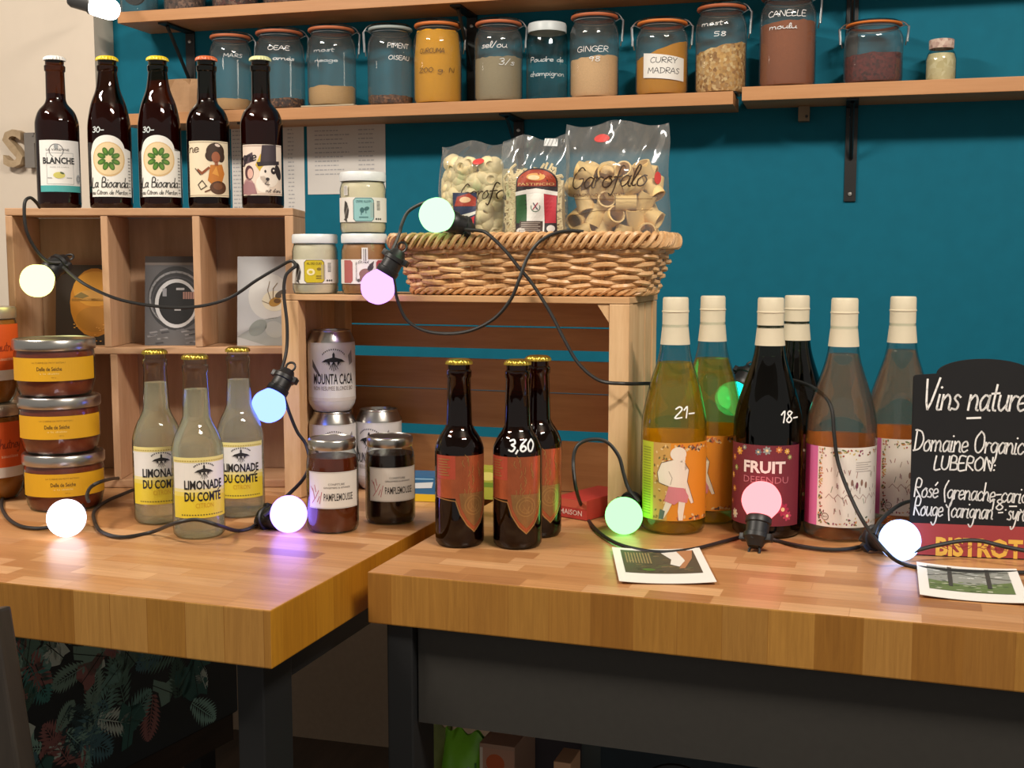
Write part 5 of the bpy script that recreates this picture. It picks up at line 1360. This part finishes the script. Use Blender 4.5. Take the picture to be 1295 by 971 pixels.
A.poly([(-.024, vb(276)), (.010, vb(268)), (.010, vb(272)), (-.024, vb(281))], '#d8d4ce', 3); A.rect(-.022, vb(298), -.012, vb(280), '#e4e2dc', 3); A.poly([(-.011, vb(298)), (.006, vb(298)), (.009, vb(274)), (-.008, vb(280))], '#c02c34', 3)
A.build('front_label', bag1, {}, wrap1, .004, None, .005)


# ================================================================== chalkboard
k0, k1 = onz(1150, 702), onz(1295, 708); ka = math.atan2(k1.y - k0.y, k1.x - k0.x)
kw = 2 * (onz(1239, 705) - k0).length; kh = zat(onz(1239, 705), 455) - TZ; ks = zat(k0, 478) - TZ
board = thing('chalkboard', 'small arched chalkboard sign with white handwriting and a red band, leaning at the right', 'chalkboard', k0 + Z, ka, rot=Euler((-.06, 0, ka)))
out = [(0, 0), (kw, 0), (kw, ks)]
cxm = kw / 2; hwid = kw * .335
out += [(kw * .985, ks + .002), (cxm + hwid, ks + .004)]
out += [(cxm + hwid * math.cos(q), ks + .004 + (kh - ks - .004) * math.sin(q)) for q in [PI * i / 30 for i in range(1, 30)]]
out += [(cxm - hwid, ks + .004), (kw * .015, ks + .002), (0, ks)]
bm = bm_new(); f0 = bm.faces.new([bm.verts.new((u, 0, v)) for u, v in out])
r = bmesh.ops.extrude_face_region(bm, geom=[f0]); bmesh.ops.translate(bm, vec=(0, .006, 0), verts=[v for v in r['geom'] if isinstance(v, bmesh.types.BMVert)])
obj('board', bm, paint('#1a1b1d', .75, spec=.25, var=.12, vscale=30), board, smooth=False)
KH = lambda py: (zat(k0, py) - TZ)
KU = lambda px: (onz(px, 702 + (px - 1150) * .041) - k0).length
A = Art(); A.rect(.0012, .0008, kw - .0012, KH(662), '#9c3a3c', 0)
A.text('BISTROT', KU(1240) - .002, KH(690), KU(1288) - KU(1178), KH(677) - KH(701), '#e2b24c', 2, .04)
for i in range(26): u = KU(1178) + random.random() * (KU(1288) - KU(1178)); A.line([(u, KH(690) + random.uniform(-.003, .003)), (u + .007, KH(690) + random.uniform(-.003, .003))], .0007, '#9c3a3c', 3)
A.build('red_band', board, {}, FLAT, 0)
A = Art(); ch = '#e6e6e4'
A.hand('Vins natures', KU(1161), KH(519), .0335, ch, 1, KU(1302) - KU(1161), .0022, .004, .16)
A.line([(KU(1218), KH(529)), (KU(1235), KH(528))], .0022, ch, 1)
A.hand('Domaine Organic', KU(1151), KH(571), .0235, ch, 1, KU(1290) - KU(1151), .0017, -.01)
A.hand('LUBERON:', KU(1177), KH(594), .0150, ch, 1, KU(1256) - KU(1177), .0017, .0)
A.hand('Rose^ (grenache-carignan', KU(1153), KH(629), .0200, ch, 1, KU(1322) - KU(1153), .0015, -.03)
A.hand('18.-', KU(1248), KH(642), .0115, ch, 1, KU(1284) - KU(1248), .0015)
A.hand('Rouge (carignan - syrah)', KU(1153), KH(652), .0200, ch, 1, KU(1310) - KU(1153), .0015, -.02)
A.build('chalk_writing', board, {}, FLAT, 0)

# ================================================================== cards on the counter
def flat_card(corners, label, art):
    P = [onz(*c) for c in corners]; o = P[3]; ux = (P[2] - P[3]).normalized(); rz = math.atan2(ux.y, ux.x)
    w = (P[2] - P[3]).length; h = ((P[0] - P[3]).length + (P[1] - P[2]).length) / 2; w = (w + (P[1] - P[0]).length) / 2
    t = thing('postcard', label, 'postcard', o + Vector((0, 0, .0012)), rz)
    bm = bm_new(); n = 16; top = []
    curl = lambda u, v: .0022 * (2 * u / w - 1) ** 2 + .0012 * (v / h) ** 2
    for s in (0, .0005):
        g = [[bm.verts.new((w * i / n, h * j / n, curl(w * i / n, h * j / n) + s)) for i in range(n + 1)] for j in range(n + 1)]; top.append(g)
        for j in range(n):
            for i in range(n): bm.faces.new((g[j][i], g[j][i + 1], g[j + 1][i + 1], g[j + 1][i]))
    for j in range(n):
        for e in (0, n):
            bm.faces.new((top[0][j][e], top[0][j + 1][e], top[1][j + 1][e], top[1][j][e])); bm.faces.new((top[0][e][j], top[0][e][j + 1], top[1][e][j + 1], top[1][e][j]))
    obj('card', bm, paint('#e4e2dc', .45, var=.02), t)
    A = Art(); art(A, w, h); A.build('picture', t, {}, lambda u, v, off: (u, v, curl(u, v) + .0005 + off), .008); return t
def pic_hand(A, w, h):
    x0, x1, y0, y1 = w * .09, w * .91, h * .26, h * .93; A.rect(x0, y0, x1, y1, '#4a4334', 0)
    for i in range(60):
        x, y = random.uniform(x0 + .004, x1 - .01), random.uniform(y0 + .003, y1 - .004); A.poly([(x, y), (x + .006, y + .001), (x + .007, y + .003), (x + .001, y + .003)], random.choice(['#6a5a3a', '#3a3428', '#54603a', '#7d6a4c', '#2f2a22']), 1)
    for i in range(9): A.rect(x0 + .004 + i * .0032, h * .55, x0 + .0055 + i * .0032, h * .86, '#8d7a54', 1)
    A.poly([(w * .54, h * .86), (w * .72, h * .9), (w * .78, h * .62), (w * .69, h * .45), (w * .60, h * .52), (w * .63, h * .66)], '#d8d4cc', 2); A.poly([(w * .72, h * .91), (w * .90, h * .92), (w * .86, h * .68), (w * .74, h * .40), (w * .68, h * .40), (w * .76, h * .62)], '#a5724c', 2); A.ell(w * .35, h * .36, .007, .005, '#4d6a2c', 2)
def pic_vines(A, w, h):
    x0, x1, y0, y1 = w * .10, w * .90, h * .22, h * .93; A.rect(x0, y0, x1, y1, '#8a8d86', 0)
    A.poly([(x0, y0), (x1, y0), (x1, h * .55), (w * .5, h * .42), (x0, h * .5)], '#5d7042', 1)
    for i in range(50): x, y = random.uniform(x0 + .003, x1 - .006), random.uniform(y0 + .002, h * .5); A.ell(x, y, .003, .0014, random.choice(['#6d8250', '#48583a', '#a3a890']), 2, 7)
    for i in range(30): x, y = random.uniform(x0 + .004, x1 - .006), random.uniform(h * .5, y1 - .003); A.ell(x, y, .004, .0022, random.choice(['#a9aca8', '#6d726c', '#c2c4c0']), 1, 8)
    A.line([(x0, h * .62), (w * .5, h * .80), (x1, h * .84)], .0016, '#4a4a44', 3); A.line([(x0, h * .86), (w * .5, h * .72), (x1, h * .62)], .0014, '#54544c', 3)
    for x in (.31, .68): A.line([(w * x, h * .36), (w * (x + .015), h * .92)], .0042, '#3a3a36', 3)
flat_card([(774, 698), (884, 697), (906, 740), (783, 739)], 'white bordered photo card lying on the counter before the yellow wine bottle', pic_hand)
flat_card([(1144, 717), (1269, 722), (1301, 767), (1163, 756)], 'white bordered photo card lying on the counter before the chalkboard', pic_vines)

# ================================================================== string of bulbs
def glow_rgb(c):
    m, nt, out = newmat('lit_bulb'); e = nt.nodes.new('ShaderNodeEmission'); e.inputs[0].default_value = (*c, 1); e.inputs[1].default_value = 1.0
    L(nt, e.outputs[0], out.inputs[0]); return m
cord_m = paint('#1f1f1e', .5)
lights = thing('string_lights', 'black corded string of round coloured bulbs draped over the boxes, basket, bottles and tables', 'string lights', onz(650, 700))
INV = Matrix.Translation(-lights.location)
def P3(e):
    px, py, d = e
    if d == 0:
        return onz(px, py, TZ + .0032)
    return atd(px, py, CF(px) + d if d < 0 else d)
def CF(px):
    """viewing depth of the crate's front face under this photo column"""
    q = cpt(0, 0, CHT); v = cpt(1, 0, CHT) - q; lo, hi = -.3, 1.0
    for _ in range(40):
        m = (lo + hi) / 2; w = q + v * m - CAM
        if 647.5 + F_PX * w.dot(RIGHT) / w.dot(FWD) < px: lo = m
        else: hi = m
    return depth(q + v * lo)
def cord(pts):
    q = spline([P3(e) for e in pts], 8); bm = bm_new(); tube(bm, q, .0023, 8)
    bmesh.ops.transform(bm, matrix=INV, verts=bm.verts); obj('cord', bm, cord_m, lights)
BRAD = .0225
def bulb(px, py, d, sx, sy, dz, c, lab):
    """globe at the pixel px,py; its socket leans towards sx,sy (dz = away from the viewer)"""
    p = onz(px, py, TZ + BRAD + .0005) if d == 0 else P3((px, py, d))
    dd = depth(p); ax = (atd(sx, sy, dd + dz) - p).normalized()
    M_ = INV @ Matrix.Translation(p) @ Vector((0, 0, 1)).rotation_difference(ax).to_matrix().to_4x4()
    bm = lathe(bm_new(), smooth_prof([(0, -BRAD), (BRAD * .55, -BRAD * .84), (BRAD * .95, -BRAD * .32), (BRAD * .97, BRAD * .25), (BRAD * .66, BRAD * .76), (BRAD * .50, BRAD * .92)], 5), 32)
    bmesh.ops.transform(bm, matrix=M_, verts=bm.verts); o = obj('bulb', bm, glow_rgb(c), lights); o['label'] = lab
    z = BRAD * .86
    bm = lathe(bm_new(), [(0, z), (.0135, z), (.0148, z + .002), (.0148, z + .008), (.0132, z + .009), (.0130, z + .020), (.0150, z + .021), (.0150, z + .026), (.011, z + .030), (.008, z + .036), (0, z + .037)], 26)
    box(bm, -.019, -.005, z + .021, .019, .005, z + .029, bev=.001)
    tube(bm, [(.0065 * math.cos(q), 0, z + .041 + .0065 * math.sin(q)) for q in [2 * PI * i / 14 for i in range(14)]], .0016, 6, True)
    bmesh.ops.transform(bm, matrix=M_, verts=bm.verts); obj('socket', bm, BLACK, lights)
bulb(47, 355, 1.62, 78, 332, .03, (2.6, 2.6, .86), 'warm white bulb before the left pigeonhole')
bulb(84, 655, 0, 108, 638, .20, (3.2, 2.8, 3.2), 'white bulb on the left table')
bulb(340, 513, 1.56, 354, 488, .01, (.58, .92, 4.5), 'pale blue bulb')
bulb(365, 650, 0, 335, 656, .03, (1.7, 1.1, 5.5), 'violet white bulb on the left table')
bulb(478, 363, -.035, 493, 338, .0, (1.4, .70, 2.2), 'pink violet bulb before the crate')
bulb(552, 272, -.028, 584, 286, .02, (.86, 2.2, .90), 'greenish white bulb before the pasta')
bulb(789, 652, 0, 803, 628, .06, (.70, 2.8, .72), 'green bulb on the counter')
bulb(963, 633, 1.362, 958, 668, -.012, (3.0, .60, .64), 'pink bulb before the burgundy label')
bulb(1138, 683, 0, 1106, 680, .04, (1.3, 1.9, 3.6), 'cool white bulb before the chalkboard')
bulb(926, 504, 1.57, 944, 474, .02, (.03, 2.6, 1.7), 'teal green bulb behind the wine bottles')
cord([(50, 262, 1.66), (46, 256, 1.63), (38, 250, 1.61), (31, 258, 1.60), (33, 290, 1.60), (45, 315, 1.61), (60, 330, 1.62), (76, 332, 1.63)])
cord([(80, 338, 1.63), (110, 361, 1.60), (160, 381, 1.61), (230, 389, 1.63), (285, 379, 1.64), (325, 354, 1.63), (352, 338, 1.625), (368, 330, 1.615), (374, 336, 1.612), (368, 341, 1.612), (361, 350, 1.612), (359, 372, 1.612), (363, 410, 1.61), (362, 445, 1.605), (353, 478, 1.580), (352, 486, 1.567)])
cord([(356, 492, 1.566), (366, 522, 1.575), (376, 546, 1.58), (387, 562, 1.575), (391, 585, 1.555), (384, 605, 1.51), (362, 628, 1.46), (345, 643, 1.44), (334, 652, 1.435)])
cord([(326, 660, 0), (318, 667, 0), (300, 671, 0), (275, 664, 1.372), (248, 657, 1.368), (220, 662, 1.372), (191, 673, 0), (154, 679, 0), (128, 672, 0), (119, 657, 0), (120, 645, 0), (134, 634, 0), (152, 626, 0), (172, 618, 0), (192, 612, 0)])
cord([(112, 634, 1.44), (110, 626, 1.46), (116, 615, 1.49), (134, 607, 1.53), (155, 604, 0), (174, 604, 0), (200, 612, 0), (245, 624, 0), (284, 634, 0), (310, 638, 0), (334, 641, 0)])
cord([(62, 667, 0), (45, 668, 0), (26, 665, 0), (10, 655, 0), (2, 640, 0), (6, 626, 0), (22, 617, 0), (38, 612, 0)])
cord([(497, 342, -.034), (499, 360, -.03), (503, 380, -.022), (516, 406, -.016), (545, 420, -.014), (587, 420, -.014), (622, 405, -.014), (645, 380, -.016), (656, 355, -.018), (667, 326, -.014), (682, 306, -.012), (702, 295, -.008), (722, 292, -.004), (738, 293, -.002)])
cord([(488, 330, -.034), (497, 314, -.02), (505, 296, -.01), (508, 284, -.008), (516, 268, -.005), (532, 258, -.005), (548, 254, -.006)])
cord([(588, 290, -.014), (600, 291, -.013), (612, 293, -.012), (622, 300, -.014), (640, 318, -.014), (656, 338, -.012), (674, 360, -.010), (697, 397, -.010), (714, 430, -.012), (732, 460, -.012), (758, 481, -.014), (790, 485, -.014), (822, 485, 1.50), (850, 487, 1.54), (880, 482, 1.575), (912, 475, 1.585), (938, 470, 1.60), (952, 474, 1.61), (970, 476, 1.53), (995, 479, 1.455), (1022, 487, 1.425), (1042, 500, 1.392), (1052, 518, 1.377), (1055, 550, 1.372), (1060, 585, 1.37), (1074, 624, 1.355), (1092, 660, 1.33), (1118, 695, 1.27), (1140, 712, 0), (1175, 719, 0), (1230, 723, 0), (1310, 724, 0)])
cord([(808, 634, 1.44), (795, 618, 1.455), (789, 600, 1.46), (782, 576, 1.465), (766, 558, 1.47), (745, 556, 1.47), (730, 564, 1.47), (725, 584, 1.468), (729, 620, 1.46), (740, 650, 0), (754, 670, 0), (780, 687, 0), (814, 696, 0), (845, 698, 0), (878, 694, 0), (910, 686, 0), (940, 678, 0), (952, 678, 1.335)])
cord([(962, 678, 1.335), (976, 682, 0), (1010, 690, 0), (1050, 695, 0), (1085, 692, 0), (1105, 682, 0)])
cord([(1105, 676, 1.30), (1112, 660, 1.32), (1128, 645, 1.345), (1143, 636, 1.38), (1160, 632, 1.42)])
cord([(1152, 698, 1.285), (1178, 691, 1.29), (1215, 684, 1.292), (1240, 684, 1.29), (1270, 691, 1.275), (1305, 698, 1.265)])

# ================================================================== under the tables
def rt(x, y, z): return Matrix.Translation((rc.x, rc.y, TZ)) @ Matrix.Rotation(TA, 4, 'Z') @ Vector((x, y, z))
SHZ = -.40 + .0008
def local_x(px, y, z):
    lo, hi = -.2, 1.6
    for _ in range(40):
        m = (lo + hi) / 2; v = rt(m, y, z) - CAM
        if 647.5 + F_PX * v.dot(RIGHT) / v.dot(FWD) < px: lo = m
        else: hi = m
    return lo
def pouch(name, label, cat, px0, px1, y, htop, m, seed, art=None, th=.05, lean=.0, turn=0.0):
    x0, x1 = local_x(px0, y, -.2), local_x(px1, y, -.2); w = x1 - x0; p = rt((x0 + x1) / 2, y, SHZ)
    h = zat(p, htop) - p.z; t = thing(name, label, cat, p, 0, rot=Euler((-.0, lean, TA + turn))); R = random.Random(seed); a, b = R.uniform(0, 6), R.uniform(0, 6)
    bm = bm_new(); n, k = 16, 14
    fd = lambda u, v: th / 2 * max(0, 1 - abs(2 * u / w) ** 3) ** .6 * (1 if v < h * .7 else max(.06, 1 - ((v - h * .7) / (h * .3)) ** 1.5)) + .003 * math.sin(70 * u + 30 * v + a) * math.sin(60 * v + b)
    for s in (-1, 1):
        g = [[bm.verts.new(((i / n - .5) * w, s * abs(fd((i / n - .5) * w, h * j / k)), h * j / k + .004 * math.sin(i + seed) * (j == k))) for i in range(n + 1)] for j in range(k + 1)]
        for j in range(k):
            for i in range(n): bm.faces.new((g[j][i], g[j][i + 1], g[j + 1][i + 1], g[j + 1][i]))
    bmesh.ops.remove_doubles(bm, verts=bm.verts, dist=.0005); obj('pouch', bm, m, t)
    if art: A = Art(); art(A, w, h); A.build('printing', t, {}, lambda u, v, o: (u, -abs(fd(u, v)) - .001 - o, v), .004)
    return t
gm = paint('#7cc428', .35, var=.25, vscale=40)
def pr1(A, w, h): A.poly([(-.010, h * .70), (.012, h * .80), (.022, h * .58), (.004, h * .46)], '#a8b4a4', 1); A.line([(.018, h * .82), (.030, h * .5)], .002, '#3d7a2c', 1); A.poly([(-w * .4, h * .3), (w * .3, h * .42), (w * .4, h * .1), (-w * .4, h * .05)], '#8dc42a', 1)
pouch('snack_pouch', 'bright green pouch on the shelf under the counter, its front pale marked', 'pouch', 548, 604, .17, 922, gm, 3, pr1, .05, .10)
pouch('snack_pouch', 'dull olive pouch standing behind the bright green pouch under the counter', 'pouch', 530, 572, .25, 915, paint('#8a9648', .5, var=.3, vscale=50), 5, None, .04)
def crt(x0, x1, y, d, htop, name, label, cat, m, art=None, turn=0):
    a, b = local_x(x0, y, -.2), local_x(x1, y, -.2); p = rt((a + b) / 2, y, SHZ); h = zat(p, htop) - p.z
    return carton(name, label, cat, p, TA + turn, b - a, d, h, m, art)
def pr2(A, w, h):
    A.rect(-w * .48, h * .55, w * .48, h * .97, '#b98a72', 0); A.ell(-.002, h * .86, w * .26, h * .07, '#c25a2c', 1)
    for i in range(14): A.rect(-w * .44 + i * w * .064, h * .58, -w * .42 + i * w * .064, h * (.70 + .06 * (i % 3)), '#3c2c26', 1)
    A.rect(-w * .48, h * .5, -w * .40, h * .97, '#d8c8b8', 1)
crt(606, 651, .15, .08, 942, 'carton', 'pinkish carton with an orange mark on the shelf under the counter', 'carton', paint('#b08a74', .6), pr2)
crt(668, 736, .26, .16, 928, 'storage_box', 'dark purple grey box on the shelf under the counter, beside the pinkish carton', 'box', paint('#3c333a', .6), None, .5)
crt(700, 722, .09, .04, 964, 'carton', 'small peach coloured carton before the dark box under the counter', 'carton', paint('#c99a74', .6))
crt(760, 960, .24, .16, 935, 'storage_crate', 'dark blue storage crate on the shelf under the counter, behind a loop of black cable', 'crate', paint('#25343d', .6, var=.2))
cb0 = rt(local_x(860, .17, -.2), .17, SHZ)
bm = bm_new(); w_ = .085
tube(bm, spline([(-w_, 0, .002), (-w_ * .9, 0, .09), (-w_ * .3, 0, .150), (w_ * .3, 0, .148), (w_ * .7, 0, .10), (w_ * .6, 0, .05), (w_ * 1.0, -.01, .09), (w_ * 1.5, 0, .130), (w_ * 1.9, 0, .08), (w_ * 2.0, 0, .004)], 8), .004, 8)
cbl = thing('cable_loop', 'loop of black cable before the dark blue crate under the counter', 'cable', cb0, TA); obj('cable', bm, BLACK, cbl)
bm = bm_new(); box(bm, w_ * .55, -.014, .118, w_ * .95, .006, .142, bev=.003); obj('plug', bm, paint('#c9b09c', .5), cbl, smooth=False)

# upholstered bench with a leaf print, under the left table
n0, n1 = Vector((-.9527, 1.7013, 0)), Vector((-.9970, 1.4782, 0)); bd = (n0 - n1).normalized(); brz = math.atan2(bd.y, bd.x) - PI / 2
bench = thing('upholstered_bench', 'bench covered in dark tropical leaf fabric, standing under the left table', 'bench', n0 - bd * .95, brz)
BL_, BZ0, BZ1 = .97, .33, .672
bm = bm_new(); box(bm, -.40, 0, BZ0, -.002, BL_, BZ1, bev=.006); obj('cushion', bm, paint('#1b1e20', .85), bench)
bm = bm_new(); box(bm, -.39, .01, BZ0 - .045, -.006, BL_ - .01, BZ0 - .0005); obj('base_rail', bm, wood('#3a2a1e', '#241a12', (1, .12, 1)), bench, smooth=False)
for x in (-.37, -.05):
    for y in (.05, BL_ - .08): bm = bm_new(); box(bm, x, y, .0005, x + .035, y + .035, BZ0 - .0455); obj('leg', bm, BLACK, bench, smooth=False)
A = Art(); A.rect(.004, BZ0 + .004, BL_ - .004, BZ1 - .004, '#2c3235', 0); R = random.Random(12)
def frond(x, y, ln, q, c, kind):
    if kind == 0:                                                # palm
        for k in range(13):
            f = k / 12; bx_, by_ = x + ln * f * math.cos(q), y + ln * f * math.sin(q); ll = ln * .42 * math.sin(PI * (.15 + .8 * f))
            for s in (-1, 1):
                a = q + s * (1.15 - .5 * f); A.poly([(bx_, by_), (bx_ + ll * .5 * math.cos(a) - .0028 * math.sin(a), by_ + ll * .5 * math.sin(a) + .0028 * math.cos(a)), (bx_ + ll * math.cos(a), by_ + ll * math.sin(a)), (bx_ + ll * .5 * math.cos(a) + .0028 * math.sin(a), by_ + ll * .5 * math.sin(a) - .0028 * math.cos(a))], c, R.randint(1, 5))
        A.line([(x, y), (x + ln * math.cos(q), y + ln * math.sin(q))], .0016, c, 5)
    else:                                                        # broad lobed leaf
        l = R.randint(1, 5); pts = []
        for k in range(18):
            a = 2 * PI * k / 18; rr = ln * .42 * (.72 + .28 * math.cos(3 * a + .4)) * (1 if k % 2 else .82); u, v = rr * 1.35 * math.cos(a), rr * math.sin(a); pts.append((x + u * math.cos(q) - v * math.sin(q), y + u * math.sin(q) + v * math.cos(q)))
        A.poly(pts, c, l); A.line([(x - ln * .45 * math.cos(q), y - ln * .45 * math.sin(q)), (x + ln * .5 * math.cos(q), y + ln * .5 * math.sin(q))], .0014, '#20302e', l + 1)
pal = ['#4f9088', '#407068', '#9ac4b4', '#6a8e7e', '#d4e0d2', '#a8716c', '#3a5254', '#7ca89c', '#5a848c', '#4a6a5c', '#88a898']
for i in range(190): frond(R.uniform(.06, BL_ - .06), R.uniform(BZ0 + .05, BZ1 - .05), R.uniform(.035, .085), R.uniform(0, 6.28), R.choice(pal), 0 if R.random() < .7 else 1)
keep = []
for pts, m, l in A.p: keep.append(([(min(max(u, .004), BL_ - .004), min(max(v, BZ0 + .004), BZ1 - .004)) for u, v in pts], m, l))
A.p = keep; A.build('leaf_fabric', bench, {}, lambda u, v, o: (o - .0012, u, v), 0)

# chair at the left edge
ch0, ch1 = atd(-14, 742, .985), atd(24, 985, .985)
dv = (ch1 - ch0); k = (ch1.z - .45) / -dv.z; seat_p = ch1 + dv * k
chair = thing('wooden_chair', 'dark wooden chair in front of the left table, only a slanting back post in view', 'chair', (seat_p.x, seat_p.y, 0), 0)
dk_wood = wood('#3a332c', '#211c18', (1, 1, .15), .45, 14)
def bar(name, a, b, wx, wy):
    a, b = Vector(a), Vector(b); d = (b - a); bm = bm_new(); box(bm, -wx / 2, -wy / 2, 0, wx / 2, wy / 2, d.length, bev=.003)
    bmesh.ops.transform(bm, matrix=Matrix.Translation(a) @ Vector((0, 0, 1)).rotation_difference(d.normalized()).to_matrix().to_4x4(), verts=bm.verts); obj(name, bm, dk_wood, chair, smooth=False)
up_ = (ch0 - seat_p) / (ch0.z - seat_p.z); T_ = up_ * (.79 - .45) + Vector((0, 0, .45))
so = Vector((-.36, 0, 0)); mir = Vector((-T_.x, T_.y, T_.z))
bar('back_post', (0, 0, .452), T_, .020, .022); bar('back_post', so + Vector((0, 0, .452)), so + mir, .020, .022)
bm = bm_new(); box(bm, -.38, -.36, .425, .02, .02, .45, bev=.006); obj('seat', bm, dk_wood, chair, smooth=False)
for x, y in ((0, 0), (-.36, 0), (0, -.33), (-.36, -.33)): bar('leg', (x, y, .001), (x, y, .4245), .03, .03)
bar('top_rail', Vector(T_) + Vector((-.011, 0, -.02)), so + mir + Vector((.011, 0, -.02)), .04, .016)
bar('back_rail', Vector((-.0, 0, .55)) + Vector((T_.x * .28 - .012, 0, 0)), so + Vector((-T_.x * .28 + .012, 0, .55)), .03, .014)
